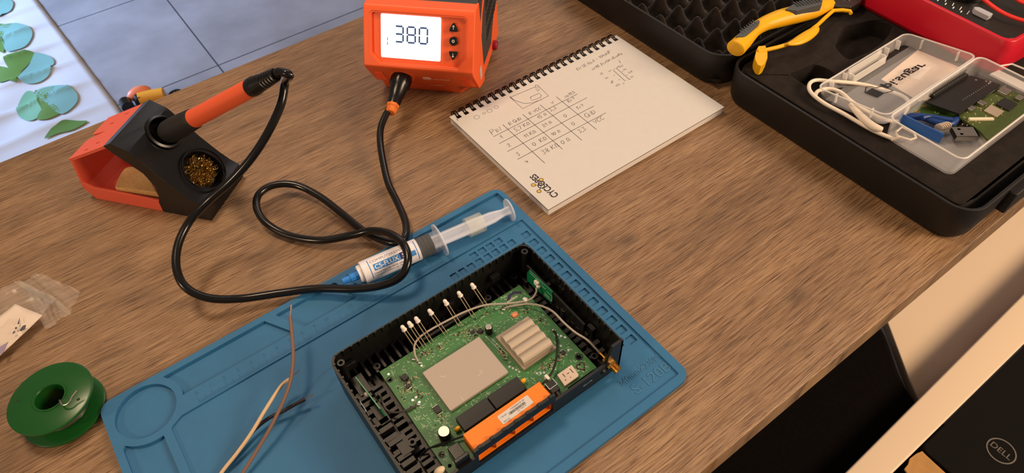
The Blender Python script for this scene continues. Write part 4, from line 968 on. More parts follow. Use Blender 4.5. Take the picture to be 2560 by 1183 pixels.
# ================================================================== red multimeter
zm = Z(2230, 0, 6.227)
MM = thing('multimeter', 'red and black multimeter lying on the case foam at upper right', 'multimeter', (800, 110, 32.5), -3)
MR = rel(MM)
HM = 36.0
pb = [at(2252, 30, 34), at(2505, 158, 34)]
xl = min(pb[0].x, pb[1].x); yb = 33.0
RED = mat('red_holster_rubber', '#c4122a', 0.4)
o0 = rr(-40, 50, -73, 105, 10, 5)
b = B(); n = len(o0)
rings = [[b.v((x * k, y * k2, z)) for x, y in o0] for k, k2, z in ((0.90, 0.95, 0), (1.0, 1.0, 5), (1.0, 1.0, HM - 6), (0.95, 0.97, HM), (0.86, 0.925, HM), (0.85, 0.92, HM - 2))]
b.face(rings[0][::-1])
for A, C_ in zip(rings, rings[1:]):
    for i in range(n): b.face((A[i], A[(i + 1) % n], C_[(i + 1) % n], C_[i]))
b.face(rings[-1]); b.obj('holster', RED, MM, bev=1.2)
b = B(); b.prism([(x * 0.84, y * 0.915) for x, y in o0], HM - 6, HM - 1); b.obj('face_plate', mat('black_meter_face', '#1f1c18', 0.4), MM, bev=0.8)
b = B(); b.lathe([(0, 0), (22, 0), (21, 6), (0, 6)], (6, 5, HM - 1), 36); b.box(4, 8, -16, 26, HM + 3, HM + 9); b.obj('selector_dial', GLOSSB, MM, bev=0.6)
b = B()
rnd = random.Random(4)
for k in range(6): b.ribbon([(-26 + 0.8 * k, -12 + 8 * k - 9), (-19, -10 + 8 * k - 9)], 0.7, HM - 0.95); b.ribbon([(-28, -7 + 8 * k - 9), (-24.5, -6 + 8 * k - 9)], 1.0, HM - 0.95)
b.add_mesh(text_mesh('COM', width=7, height=2.6), Matrix.Translation((20, -55, HM - 0.95)))
b.obj('dial_marks', WHITEP, MM, smooth=0)
u, v = onpl(MR.inverted() @ Matrix.Translation((0, 0, HM + 2)), 2455, 32)
b = B(); b.prism(rpoly([(u - 3.5, v - 8), (u + 3.5, v - 8), (u + 3.5, v + 6), (u, v + 9), (u - 3.5, v + 6)], 1), HM - 1, HM + 4); b.obj('button', mat('pale_grey_key', '#a9abb4', 0.45), MM, bev=0.8)
pr = thing('test_lead', 'thin red test lead lying over the red multimeter', 'test lead', tuple(at(2480, 20, 75)))
b = B(rel(pr)); b.tube(spline([at(2440, -18, 76), at(2465, 3, 75), at(2500, 28, 73.5), at(2540, 46, 73), at(2600, 62, 73), at(2700, 90, 73)], 6), 1.7, 10)
b.tube(spline([at(2530, -20, 78), at(2550, 3, 76), at(2620, 25, 75), at(2700, 40, 74.5)], 6), 1.7, 10)
b.obj('cable', mat('bright_red_lead', '#ef3226', 0.4), pr)

# ================================================================== clear plastic box with small boards
zb = Z(2000, 60, 2.957)
PB = thing('plastic_box', 'open clear plastic box with hinged lid lying on the black case foam', 'plastic box', (680, 24, 32.6))
BR = rel(PB)
def basin(O, z0, z1, wall, taper, m, name, M=None, r=6, x0=0, x1=0, y0=0, y1=0):
    b = B(M or BR); n = 5
    rings = [(rr(x0 + taper, x1 - taper, y0 + taper, y1 - taper, r, n), z0), (rr(x0, x1, y0, y1, r, n), z1), (rr(x0 + wall, x1 - wall, y0 + wall, y1 - wall, max(r - wall, 1), n), z1), (rr(x0 + taper + wall, x1 - taper - wall, y0 + taper + wall, y1 - taper - wall, max(r - wall, 1), n), z0 + wall)]
    V = [[b.v((x, y, z)) for x, y in P_] for P_, z in rings]
    b.face(V[0][::-1])
    for A, C_ in zip(V, V[1:]):
        for i in range(len(A)): b.face((A[i], A[(i + 1) % len(A)], C_[(i + 1) % len(A)], C_[i]))
    b.face(V[-1]); return b.obj(name, m, PB, clean=False, smooth=35)
basin(None, 32.6, 53.0, 1.1, 2.2, CLEARP, 'box_base', None, 7, 613, 747, -10, 55.5)
RIMP = mat('clear_plastic_rim', '#f4f2ee', 0.25, alpha=0.5)
def rim(x0, x1, y0, y1, z, r, M, name):
    b = B(M); P_ = rr(x0, x1, y0, y1, r, 6); b.tube([(x, y, z) for x, y in P_], 0.8, 6, closed=True); return b.obj(name, RIMP, PB)
rim(613, 747, -10, 55.5, 53.0, 7, BR, 'base_rim')
LMt = BR @ Matrix.Translation((0, 57.5, 52)) @ Matrix.Rotation(math.radians(-9.0), 4, 'X')
LI = basin(None, -11.5, 0, 1.1, 1.8, CLEARP, 'box_lid', LMt, 7, 615, 747, 0, 67)
rim(615, 747, 0, 67, 0, 7, LMt, 'lid_rim')
b = B(BR); b.box(622, 740, 55.2, 58.2, 50.6, 52.4); b.obj('box_hinge', RIMP, PB, bev=0.4)
for x in (631, 650, 712, 730): B(LMt).box(x, x + 1.2, 61.5, 65.6, -9, -0.5).obj('lid_rib', RIMP, PB)
for y in (14, 48):
    B(LMt).box(616.2, 619.0, y, y + 1.2, -9, -0.5).obj('lid_rib', RIMP, PB); B(LMt).box(743.2, 746, y, y + 1.2, -9, -0.5).obj('lid_rib', RIMP, PB)
b = B(LMt)
b.box(655, 703, 57, 58.2, -10, -3); b.box(655, 656.2, 58, 66, -10, -2); b.box(702, 703.2, 58, 66, -10, -2); b.box(655, 703, 63, 64.2, -8, 1.5)
b.obj('lid_clasp_frame', RIMP, PB)
b = B(BR); pts = [at(*q, 50) for q in ((2500, 165), (2530, 160), (2560, 172), (2600, 172), (2620, 200), (2600, 235))]
b.tube([tuple(p) for p in pts], 0.9, 6); b.prism([(745, 6), (756, 8), (756, 38), (745, 40)], 42, 44); b.obj('box_latch', RIMP, PB, bev=0.3)
# printed name on the lid (seen from inside, so mirrored)
b = B(BR); 
l0 = at(*zb(490, 520), 40); l1 = at(*zb(905, 300), 40)
FI = (LMt.inverted() @ Vector((0, 0, 0)))
LMw = Matrix.Translation((680, 24, 32.6)) @ LMt
LF_ = LMw @ Matrix.Translation((0, 0, -10.2))
pu = onpl(LF_, *zb(640, 465)); pv = onpl(LF_, *zb(915, 300)); pc = onpl(LF_, *zb(580, 500))
ang = math.degrees(math.atan2(pv[1] - pu[1], pv[0] - pu[0])); wl = math.hypot(pv[0] - pu[0], pv[1] - pu[1])
PRN = mat('black_lid_print', '#171513', 0.5)
b = B(LMt @ Matrix.Translation((0, 0, -10.2)))
b.add_mesh(text_mesh('pi.sugar', width=wl + 2, height=10.5, bold=0.02), place((pu[0] + pv[0]) / 2, (pu[1] + pv[1]) / 2 + 1, 0.12, ang) @ Matrix.Diagonal((1, -1, 1, 1)))
b.box(pc[0] - 9, pc[0] + 1, pc[1] - 5, pc[1] + 7, 0.02, 0.1)
for q in ([(1, -5), (9, -8)], [(9, -8), (10, 2)], [(1, 7), (10, 2)], [(-9, 7), (0, 12)], [(0, 12), (10, 2)]): b.ribbon([(pc[0] + x, pc[1] + y) for x, y in q], 0.8, 0.12)
q = b.obj('printed_logo', PRN, PB, smooth=0)
# instruction card under the clear lid
cc = [at(*zb(*q), 33.2) for q in ((600, 420), (870, 195), (1195, 320), (1100, 480), (1000, 570), (930, 600))]
CDT = thing('paper_card', 'beige paper card seen through the clear lid of the plastic box', 'card', (cc[0].x, cc[0].y, 32.7))
b = B(rel(CDT)); xs = [onpl(Matrix.Translation((0, 0, 33)), *zb(*q)) for q in ((600, 410), (870, 195), (1200, 330), (945, 610))]
b.prism(xs, 32.8, 33.3); b.obj('card', mat('beige_card', '#e2cdb6', 0.6), CDT, smooth=0)
b = B(rel(CDT)); x_ = [onpl(Matrix.Translation((0, 0, 33)), *zb(*q)) for q in ((800, 385), (895, 318), (970, 322), (880, 420))]; b.prism(x_, 33.35, 33.45); b.obj('card_picture', mat('pale_card_picture', '#efe3d4', 0.6), CDT, smooth=0)
# white USB lead coiled beside and under the lid
UL = thing('white_cable', 'white USB cable looped on the foam under the clear lid', 'cable', tuple(at(2080, 230, 33)))
b = B(rel(UL)); WC = mat('cream_white_cable', '#e9dccb', 0.4)
L1_ = [(2240, 350, 35), (2180, 325, 36), (2110, 285, 37), (2060, 258, 38), (2028, 232, 38), (2023, 212, 38), (2038, 201, 38), (2075, 203, 37), (2150, 210, 34.5), (2210, 225, 34.5), (2255, 240, 34.5), (2272, 258, 34.5), (2262, 290, 34.5)]
L2_ = [(2255, 305, 36), (2215, 300, 38), (2170, 280, 39), (2130, 255, 39), (2100, 230, 38), (2070, 222, 37), (2045, 228, 37), (2038, 240, 36)]
L3_ = [(2230, 348, 40), (2190, 318, 42), (2150, 285, 43), (2110, 250, 40), (2080, 235, 38)]
for L_ in (L1_, L2_): b.tube(spline([tuple(at(x, y, z)) for x, y, z in L_], 6), 1.75, 10)
b.obj('cable', WC, UL)
b = B(rel(UL)); b.tube(spline([tuple(at(x, y, z)) for x, y, z in ((2125, 262, 40), (2150, 288, 40), (2180, 315, 39), (2205, 325, 38))], 4), [2.2, 2.3, 2.5, 2.8, 3.0, 3.2, 3.4, 3.4, 3.4, 3.4, 3.2, 2.8, 2.4], 12); b.obj('cable_boot', WC, UL)
b = B(rel(UL)); b.tube([tuple(at(2240, 335, 36)), tuple(at(2246, 345, 40)), tuple(at(2230, 350, 36))], 1.2, 8); b.tube([tuple(at(*q, 38)) for q in ((2240, 330), (2255, 318), (2285, 332), (2290, 345), (2275, 350), (2242, 340))], 1.0, 8); b.obj('cable_tie', WC, UL)
# boards in the box
GD = mat('dark_green_circuit_board', '#33501f', 0.45, noise=0.15, nscale=500)
KB = mat('black_circuit_board', '#1b1a18', 0.4, noise=0.2, nscale=400)
def board(name, label, corners, z, t, m, cat='circuit board'):
    P_ = [onpl(Matrix.Translation((0, 0, z + t)), *zb(*q)) for q in corners]
    c = (sum(p[0] for p in P_) / len(P_), sum(p[1] for p in P_) / len(P_)); T_ = thing(name, label, cat, (c[0], c[1], z)); R__ = rel(T_)
    b = B(R__); b.prism(rpoly(P_, 2), z, z + t); b.obj('board', m, T_, smooth=0); return T_, R__, z + t
def zpt(q, z): return onpl(Matrix.Translation((0, 0, z)), *zb(*q))
T1, R1, zt = board('green_circuit_board', 'dark green circuit board lying under the black board in the clear box', ((800, 655), (905, 560), (1230, 650), (1150, 760), (1060, 720)), 36.0, 1.5, GD)
b = B(R1); b.add_mesh(text_mesh('C', height=3.5), place(*zpt((1010, 655), zt), zt + 0.03, 20)); b.obj('board_print', SILK, T1, smooth=0)
b = B(R1)
for q in ((870, 650), (920, 610)): p = zpt(q, zt); b.lathe([(0.9, 0), (2.0, 0), (2.0, 0.1), (0.9, 0.1)], (p[0], p[1], zt), 18, closed=True)
b.obj('mounting_ring', GOLD, T1)
T2, R2_, zt = board('black_circuit_board', 'black circuit board with a long pin header in the clear box', ((925, 575), (1235, 372), (1490, 450), (1440, 480), (1180, 665)), 43.0, 1.5, KB)
hA = Vector((*zpt((965, 545), zt), zt)); hB = Vector((*zpt((1220, 385), zt), zt)); hd = (hB - hA); hl = hd.length; hd.normalize(); hn = Vector((-hd.y, hd.x, 0))
b = B(R2_); MH = frame(hA, hd, hn); b.M = R2_ @ MH; b.box(0, hl, -2.4, 2.4, 0, 3.0); b.obj('pin_header', BLACKP, T2, bev=0.2)
b = B(R2_ @ MH)
for k in range(20):
    x = 1.2 + (hl - 2.4) * k / 19; b.box(x - 0.3, x + 0.3, 0.8, 1.4, 3, 8.6); b.box(x - 0.3, x + 0.3, -1.4, -0.8, 3, 4.2)
b.obj('header_pins', SOLDERM, T2, smooth=0)
b = B(R2_)
for k in range(14): p = zpt((1205 + 15.5 * k, 560 - 9.6 * k), zt); b.cyl((p[0], p[1], zt), 0.4, 0.3, 8)
for q in ((1245, 380), (1300, 415), (1375, 425), (1405, 430), (1395, 440)): p = zpt(q, zt); b.cyl((p[0], p[1], zt), 0.9, 0.3, 10)
b.obj('solder_dots', SOLDERM, T2, smooth=0)
T3, R3, zt = board('single_board_computer', 'small green single board computer with silver ports beside the black board in the box', ((1170, 680), (1480, 465), (1660, 530), (1700, 640), (1390, 860), (1330, 790)), 40.0, 1.5, mat('olive_green_circuit_board', '#414f20', 0.45, noise=0.15, nscale=500))
def blk(q, w, h, t, m, name, T_, R__, z, rot):
    p = zpt(q, z + t); b = B(R__ @ place(p[0], p[1], z, rot)); b.box(-w / 2, w / 2, -h / 2, h / 2, 0, t); return b.obj(name, m, T_, bev=0.3)
rt = 2
blk((1345, 578), 5.6, 5.4, 2.8, STEEL, 'usb_port', T3, R3, zt, rt); blk((1265, 615), 6.0, 5.6, 2.8, STEEL, 'usb_port', T3, R3, zt, rt); blk((1515, 490), 9.5, 8, 3.2, STEEL, 'hdmi_port', T3, R3, zt, rt); blk((1625, 540), 7, 5, 3, STEEL, 'usb_port', T3, R3, zt, rt)
blk((1435, 640), 11.5, 11.5, 1.4, mat('silver_shield', '#c2b29b', 0.4, 0.6), 'wireless_shield', T3, R3, zt, rt); blk((1530, 590), 14, 11.5, 1.3, CHIP, 'processor', T3, R3, zt, rt)
p = zpt((1335, 710), zt); b = B(R3 @ place(p[0], p[1], zt, -38)); b.box(-10, 10, -1.5, 1.5, 0, 1.8); b.obj('flat_cable_socket', mat('cream_socket', '#dcd0b4', 0.5), T3, bev=0.3)
b = B(R3); rnd = random.Random(6)
for k in range(60):
    q = (rnd.uniform(1200, 1560), 0); t = (q[0] - 1200) / 360; q = (q[0], 690 - 150 * t + rnd.uniform(-50, 110)); p = zpt(q, zt); b.box(p[0], p[0] + 1.0, p[1], p[1] + 0.6, zt, zt + 0.5)
b.obj('small_components', mat('tan_ceramic', '#b59f78', 0.5), T3, smooth=0)['kind'] = 'stuff'
b = B(R3)
for k in range(18):
    for j in (0, 1): p = zpt((1500 + 10 * k, 800 - 7.5 * k - 9 * j), zt); b.cyl((p[0], p[1], zt), 0.6, 0.2, 8)
b.obj('header_pads', GOLD, T3, smooth=0)
# USB plug
pU = zpt((1225, 795), 44); US = thing('usb_connector', 'silver USB connector at the near end of the clear box', 'connector', (pU[0], pU[1], 37))
MU = place(0, 0, 0, -38); b = B(MU); b.plate([(-9, -6), (9, -6), (9, 6), (-9, 6)], [rr(-5.5, -3, 2, 4, .2, 1), rr(-5.5, -3, -4, -2, .2, 1)], 6.6, 7.0); b.box(-9, 9, -6, -5.6, 2.4, 7); b.box(-9, 9, 5.6, 6, 2.4, 7); b.box(-9, 9, -6, 6, 2.2, 2.6); b.box(8, 9, -6, 6, 2.4, 7)
b.obj('metal_shell', STEEL, US); b = B(MU); b.box(-8.6, 8, -5.2, 5.2, 3, 4.6); b.obj('contact_tongue', CHIP, US)
# blue cable with paper label
BL_ = thing('blue_label_strip', 'blue plastic strip standing along the near wall inside the clear box', 'strip', (*zpt((880, 760), 40), 34))
bp = [Vector((*zpt(q, 40), 0)) for q in ((735, 700), (860, 760), (1050, 850))]
b = B(rel(BL_)); 
b.prism([(bp[0].x, bp[0].y), (bp[2].x, bp[2].y), (bp[2].x + 0.8, bp[2].y + 1.4), (bp[0].x + 0.8, bp[0].y + 1.4)], 34.6, 45); b.obj('strip', mat('royal_blue_plastic', '#2d62b0', 0.4), BL_, bev=0.3)
BW_ = thing('blue_cable', 'dark blue cable with a striped end lying under the boards in the box', 'cable', (*zpt((980, 720), 38), 34.5))
b = B(rel(BW_)); b.tube(spline([(*zpt(q, 39), z) for q, z in (((790, 682), 38.5), ((900, 690), 39.5), ((1000, 720), 39), ((1100, 740), 38.5), ((1160, 700), 38))], 5), 3.2, 12); b.tube(spline([(*zpt(q, 41), 42) for q in ((900, 700), (960, 690), (1040, 705), (1120, 715))], 5), 2.0, 10)
b.obj('sleeve', mat('navy_blue_cable', '#173a78', 0.4), BW_)
b = B(rel(BW_))
for k in range(5): b.lathe([(0, 0), (3.4, 0), (3.4, 1.0), (0, 1.0)], (*zpt((1025 + 15 * k, 768 - 4 * k), 41), 41), 16, (1, 0.2, 0))
b.obj('striped_end', mat('pale_stripe', '#bfae9a', 0.5), BW_)

# ================================================================== flux syringe
zy = Z(830, 460, 3.696)
RS = 9.0; ZC = 1.4 + 11.2
A0 = Vector(at(*zy(95, 903), ZC)); A1 = Vector(at(*zy(1648, 237), ZC)); sx = (A1 - A0).normalized()
SY = thing('flux_syringe', 'clear plastic flux syringe with white and blue label lying under the black cable', 'syringe', tuple(A0))
SR_ = rel(SY)
def al(q): # distance along the axis of a pixel
    return (Vector(at(*zy(*q), ZC)) - A0).dot(sx)
d_tip, d_bar, d_lab, d_rub0, d_rub1, d_fl, d_pl = al((255, 855)), al((285, 860)), al((808, 605)), al((815, 590)), al((900, 560)), al((1000, 520)), al((1635, 235))
CL = mat('clear_barrel', '#eef3fa', 0.12, alpha=0.10); CLB = mat('milky_plunger', '#e8eefb', 0.35, alpha=0.42)
b = B(SR_); b.lathe([(7.2, 0), (8.8, 1), (8.8, d_fl - d_bar)], A0 + sx * d_bar, 32, sx); b.obj('barrel', CL, SY)
b = B(SR_); b.lathe([(8.0, 0), (9.0, 0.3), (9.0, d_lab - d_bar - 2), (8.8, d_lab - d_bar - 2)], A0 + sx * (d_bar + 1), 40, sx)
LBL = b.obj('label_wrap', mat('white_label', '#e6e4ea', 0.45), SY)
b = B(SR_); b.lathe([(0, 0), (2.6, 0), (2.8, 6), (3.6, 6.5), (3.6, d_tip + 1), (0, d_tip + 1)], A0, 8, sx); b.obj('blue_cap', mat('sky_blue_cap', '#2f80d8', 0.35), SY, bev=0.5)
b = B(SR_); b.lathe([(0, 0), (6.5, 0), (7.0, 1), (7.0, 3), (0, 3)], A0 + sx * (d_bar - 2.0), 28, sx); b.obj('barrel_nose', mat('white_nose', '#f0eff2', 0.4), SY)
b = B(SR_); L_ = d_rub1 - d_rub0 + 2
pr_ = [(0, 0), (7.6, 0)]
for k in range(3): pr_ += [(8.5, 0.6 + L_ / 3 * k), (8.5, L_ / 3 * (k + 0.62)), (7.0, L_ / 3 * (k + 0.68)), (7.0, L_ / 3 * (k + 0.95))]
b.lathe(pr_ + [(8.3, L_), (0, L_)], A0 + sx * d_rub0, 30, sx); b.obj('rubber_piston', RUBBER, SY, smooth=30)
def disc(rx, rz, t, d, name, m):
    e1 = sx.cross(Vector((0, 0, 1))).normalized(); e2 = e1.cross(sx)
    b = B(SR_); F_ = frame(A0 + sx * d, e1, e2); b.M = SR_ @ F_
    P_ = [(rx * math.cos(2 * PI * i / 36), rz * math.sin(2 * PI * i / 36)) for i in range(36)]; b.prism(P_, -t / 2, t / 2); return b.obj(name, m, SY, bev=0.4)
disc(15.5, 10.6, 1.6, d_fl, 'finger_flange', CLB)
disc(9.8, 9.8, 1.6, d_pl, 'thumb_rest', CLB)
b = B(SR_); e1 = sx.cross(Vector((0, 0, 1))).normalized(); F_ = frame(A0, sx, e1); b.M = SR_ @ F_
for (a_, c_) in ((d_rub1, d_pl),):
    Lp = c_ - a_; prof = [(a_, 6.4), (a_ + Lp * 0.55, 6.6), (a_ + Lp * 0.78, 5.8), (c_ - 6, 3.6), (c_, 4.4)]
    b.prism([(x, y) for x, y in prof] + [(x, -y) for x, y in prof[::-1]], -0.7, 0.7)
    b.M = SR_ @ frame(A0, sx, Vector((0, 0, 1)))
    b.prism([(x, y * 0.95) for x, y in prof] + [(x, -y * 0.95) for x, y in prof[::-1]], -0.7, 0.7)
b.obj('plunger_rod', CLB, SY)
dt0, dt1 = al((1250, 420)), al((1390, 350))
b = B(SR_); b.lathe([(7.6, 0), (8.2, 0.2), (8.2, dt1 - dt0), (7.6, dt1 - dt0)], A0 + sx * dt0, 24, sx); b.obj('adhesive_tape', mat('clear_yellowish_tape', '#e6ead8', 0.3, alpha=0.28), SY)
# label print, wrapped around the barrel
e2 = Vector((0, 0, 1)); e2 = (e2 - sx * e2.dot(sx)).normalized(); e1 = sx.cross(e2)
view = (CAM - A0); vv = (view - sx * view.dot(sx)).normalized(); phi0 = math.atan2(vv.dot(e2), vv.dot(-e1)) if False else math.atan2(vv.dot(e1), vv.dot(e2)) * 1.0
def wrap(me, d, off, m, name, rr0=9.12):
    b_ = B(SR_)
    b_.add_mesh(me, Matrix.Identity(4))
    bmesh.ops.subdivide_edges(b_.bm, edges=[e for e in b_.bm.edges if e.calc_length() > 2.5], cuts=4, use_grid_fill=False)
    bmesh.ops.triangulate(b_.bm, faces=b_.bm.faces)
    Mi = SR_.inverted()
    for v in b_.bm.verts:
        q = Mi @ v.co; th = phi0 - (q.y + off) / rr0
        w_ = A0 + sx * (d + q.x) + (e2 * math.cos(th) + e1 * math.sin(th)) * rr0
        v.co = SR_ @ w_
    return b_.obj(name, m, LBL, smooth=0)
def rect(w, h):
    me = bpy.data.meshes.new('r'); nx = 8; vs = []; fs = []
    for i in range(nx + 1): vs += [(-w / 2, -h / 2 + h * i / nx, 0), (w / 2, -h / 2 + h * i / nx, 0)]
    for i in range(nx): fs.append((2 * i, 2 * i + 1, 2 * i + 3, 2 * i + 2))
    me.from_pydata(vs, [], fs); return me
BLUEP = mat('label_blue', '#3f86cf', 0.45); NAVY = mat('label_navy', '#27306e', 0.45); GREYT = mat('label_grey_text', '#8a8494', 0.5); DKT = mat('label_dark_text', '#3c3c4e', 0.5)
LL_ = d_lab - d_bar; dm = d_bar + LL_ * 0.40
wrap(rect(LL_ * 0.44, 5.2), dm + 1, 0.2, BLUEP, 'blue_band', 9.06)
wrap(text_mesh('CS-FLUX', width=LL_ * 0.40, height=3.6, bold=0.01), dm + 1, 0.2, mat('label_white_text', '#f2f2f6', 0.4), 'brand_text', 9.12)
wrap(text_mesh('COMPUTERSYSTEM', width=LL_ * 0.66, height=2.2), dm + 5, 5.6, GREYT, 'maker_text')
wrap(text_mesh('Liquid Flux for BGA rework', width=LL_ * 0.56, height=1.7), dm + 3, -4.6, DKT, 'small_text')
wrap(text_mesh('Transparent adhesive gel  Made in EU', width=LL_ * 0.62, height=1.3), dm + 4, -6.8, DKT, 'small_text')
wrap(rect(6.5, 5.4), d_bar + LL_ * 0.71, 0.4, NAVY, 'badge', 9.06)
wrap(text_mesh('5', height=3.0), d_bar + LL_ * 0.70, 0.4, mat('label_white_text', '#f2f2f6', 0.4), 'badge_text', 9.12)
wrap(rect(0.7, 17), d_bar + 7, 0, BLUEP, 'border_line', 9.06); wrap(rect(0.7, 17), d_bar + LL_ * 0.93, 0, BLUEP, 'border_line', 9.06)
wrap(rect(4.2, 4.2), d_bar + LL_ * 0.86, -1.5, BLUEP, 'badge', 9.06)

# ================================================================== three loose stripped wires
zw = Z(250, 760, 2.797)
def loose(label, pts, r, m, mname, strands, tipdir):
    r = r * 1.3
    P_ = [tuple(at(*zw(x, y), z)) for x, y, z in pts]
    T_ = thing('stripped_wire', label, 'wire', P_[0]); R__ = rel(T_)
    B(R__).tube(spline(P_, 8), r, 10).obj('insulation', m, T_)
    e = Vector(P_[-1]); d = Vector([a_ - c_ for a_, c_ in zip(at(*zw(*tipdir[:2]), tipdir[2]), P_[-1])]); rnd = random.Random(len(label))
    b = B(R__)
    for k in range(strands):
        o_ = Vector((rnd.uniform(-.5, .5), rnd.uniform(-.5, .5), rnd.uniform(-.5, .5))); b.tube([e + o_ * 0.5, e + d * 0.5 + o_ * 0.7, e + d * rnd.uniform(0.85, 1.0) + o_ * 2.0], 0.17, 5)
    b.obj('bare_strands', mat('tinned_copper_strands', '#a98f86', 0.35, 0.9), T_)
loose('cream insulated wire with stripped end, lying on the blue mat', [(700, 1400, 4.0), (850, 1180, 6), (960, 1040, 9), (1060, 900, 12), (1150, 750, 15), (1240, 610, 17), (1280, 560, 18), (1325, 525, 19)], 0.95, mat('cream_insulation', '#cdb08c', 0.5), '', 4, (1400, 458, 20))
loose('brown insulated wire with longest stripped end reaching over the mat ruler', [(860, 1400, 4.0), (1000, 1180, 7), (1100, 1020, 10), (1200, 850, 14), (1290, 660, 19), (1335, 520, 23), (1350, 380, 27), (1345, 240, 30), (1329, 88, 32)], 0.95, mat('brown_insulation', '#75594b', 0.5), '', 6, (1340, 8, 34))
loose('black insulated wire bending towards the router on the blue mat', [(640, 1440, 4.0), (850, 1180, 4.5), (980, 1010, 6), (1080, 880, 8), (1180, 800, 9), (1280, 750, 10), (1360, 705, 11), (1432, 668, 12)], 1.0, mat('black_insulation', '#231c1c', 0.45), '', 4, (1505, 632, 13))

# ================================================================== solder spool
SPL = thing('solder_spool', 'green plastic spool of solder wire at the left end of the mat', 'spool', (-20, 243.5, 0))
GRP = mat('green_spool_plastic', '#124d1b', 0.28, noise=0.05, nscale=30)
b = B(); b.lathe([(9.2, 20.5), (25.8, 20.5), (27, 19.9), (27, 18.6), (26, 18.0), (13, 18.0), (12.4, 17.2), (12.4, 3.6), (26, 2.8), (27, 2.2), (27, 0.8), (25.8, 0.2), (9.2, 0.2)], (0, 0, 0), 64, closed=True); b.lathe([(9.2, 20.5), (9.6, 21.2), (10.6, 21.2), (11, 20.4)], (0, 0, 0), 48)
SP = b.obj('spool_body', GRP, SPL, smooth=35, bev=0)
b = B()
for a_ in (150, 318): b.cyl((20.5 * math.cos(math.radians(a_)), 20.5 * math.sin(math.radians(a_)), 20.45), 1.1, 0.15, 16)
b.obj('flange_holes', mat('deep_green_hole', '#0a2a0c', 0.6), SPL, smooth=0)
b = B(); P_ = []
for k in range(0, 420): t = k * 2 * PI / 24; P_.append((17.5 * math.cos(t) + 0.4 * math.sin(k), 17.5 * math.sin(t), 4.6 + (k / 24 % 11) * 1.15 if int(k / 24 / 11) % 2 == 0 else 17.2 - (k / 24 % 11) * 1.15))
b.tube(P_, 0.6, 6)
P_ = []
for k in range(0, 50): t = -2.6 + k * 2 * PI / 26; P_.append((21.5 * math.cos(t), 21.5 * math.sin(t), 14.5 - 0.06 * k + 0.8 * math.sin(t)))
b.tube(P_, 0.55, 6)
b.obj('solder_wire', STEEL, SPL)
zs = Z(0, 660, 2.262)
b = B(rel(SPL)); b.tube(spline([tuple(at(*zs(x, y), z)) for x, y, z in ((342, 780, 18), (337, 771, 23), (352, 795, 24), (372, 797, 24.5), (392, 782, 25.5), (408, 752, 27), (438, 716, 29))], 5), 0.6, 8); b.obj('solder_tail', STEEL, SPL)

# ================================================================== plastic bag with a folded leaflet, at left edge
FILM = mat('clear_bag_film', '#e6dccf', 0.18, alpha=0.10, spec=0.8)
def sheet(corners, amp0, seed, m, name, parent, R__, nu=26, nv=26):
    amp = amp0 * (1.5 if 'film' in name or 'flap' in name else 1); c = [Vector(x) for x in corners]; rnd = random.Random(seed); ph = [rnd.uniform(0, 6) for _ in range(6)]
    def fn(u, v):
        p = c[0] * (1 - u) * (1 - v) + c[1] * u * (1 - v) + c[2] * u * v + c[3] * (1 - u) * v
        w = math.sin(9 * u + ph[0] + 4 * v) + 0.6 * math.sin(17 * v + ph[1] - 6 * u) + 0.5 * abs(math.sin(7 * (u + v) + ph[2])) + 0.35 * math.sin(31 * u + 11 * v + ph[3])
        return p + Vector((0, 0, amp * w + amp * 1.6))
    b = B(R__); b.grid(fn, nu, nv); return b.obj(name, m, parent, smooth=180, solid=0.15)
BG = thing('plastic_bag', 'crumpled clear plastic bag lying on the table at the left edge', 'bag', tuple(at(60, 780, 0)))
Rb = rel(BG)
sheet([at(-150, 830, 1), at(52, 704, 3), at(146, 752, 6), at(-60, 960, 3)], 0.9, 1, FILM, 'front_film', BG, Rb)
sheet([at(40, 712, 1), at(110, 688, 3), at(206, 735, 5), at(178, 790, 2)], 0.9, 4, FILM, 'zip_flap', BG, Rb)
sheet([at(50, 705, 0.5), at(146, 750, 4), at(180, 785, 1), at(120, 830, 1)], 0.8, 6, FILM, 'rear_film', BG, Rb)
lc = [at(*zs(*q), z) for q, z in (((-120, 640), 2), ((-160, 420), 5), ((90, 230), 9), ((242, 293), 8))]
LF1 = thing('folded_leaflet', 'small printed leaflet sticking out of the clear bag at the left edge', 'leaflet', tuple(lc[2]))
sheet(lc, 0.25, 3, mat('leaflet_paper', '#d8c8b8', 0.6), 'leaflet', LF1, rel(LF1), 10, 10)
b = B(rel(LF1)); DKP = mat('leaflet_dark_print', '#4f4750', 0.6)
for poly in (((110, 375), (130, 350), (147, 345), (142, 368), (118, 382)), ((84, 362), (92, 355), (98, 362), (88, 372)), ((98, 340), (112, 305), (108, 340)), ((70, 392), (82, 378), (88, 384), (74, 396))):
    b.prism([tuple(at(*zs(*q), 9.8)[:2]) for q in poly], 9.7, 9.9)
b.obj('leaflet_print', DKP, LF1, smooth=0)
b = B(rel(LF1))
for poly in (((0, 470), (48, 440), (20, 500), (0, 515)),): b.prism([tuple(at(*zs(*q), 8.6)[:2]) for q in poly], 8.5, 8.7)
b.obj('leaflet_blue_print', mat('leaflet_lilac_print', '#8d8098', 0.6), LF1, smooth=0)

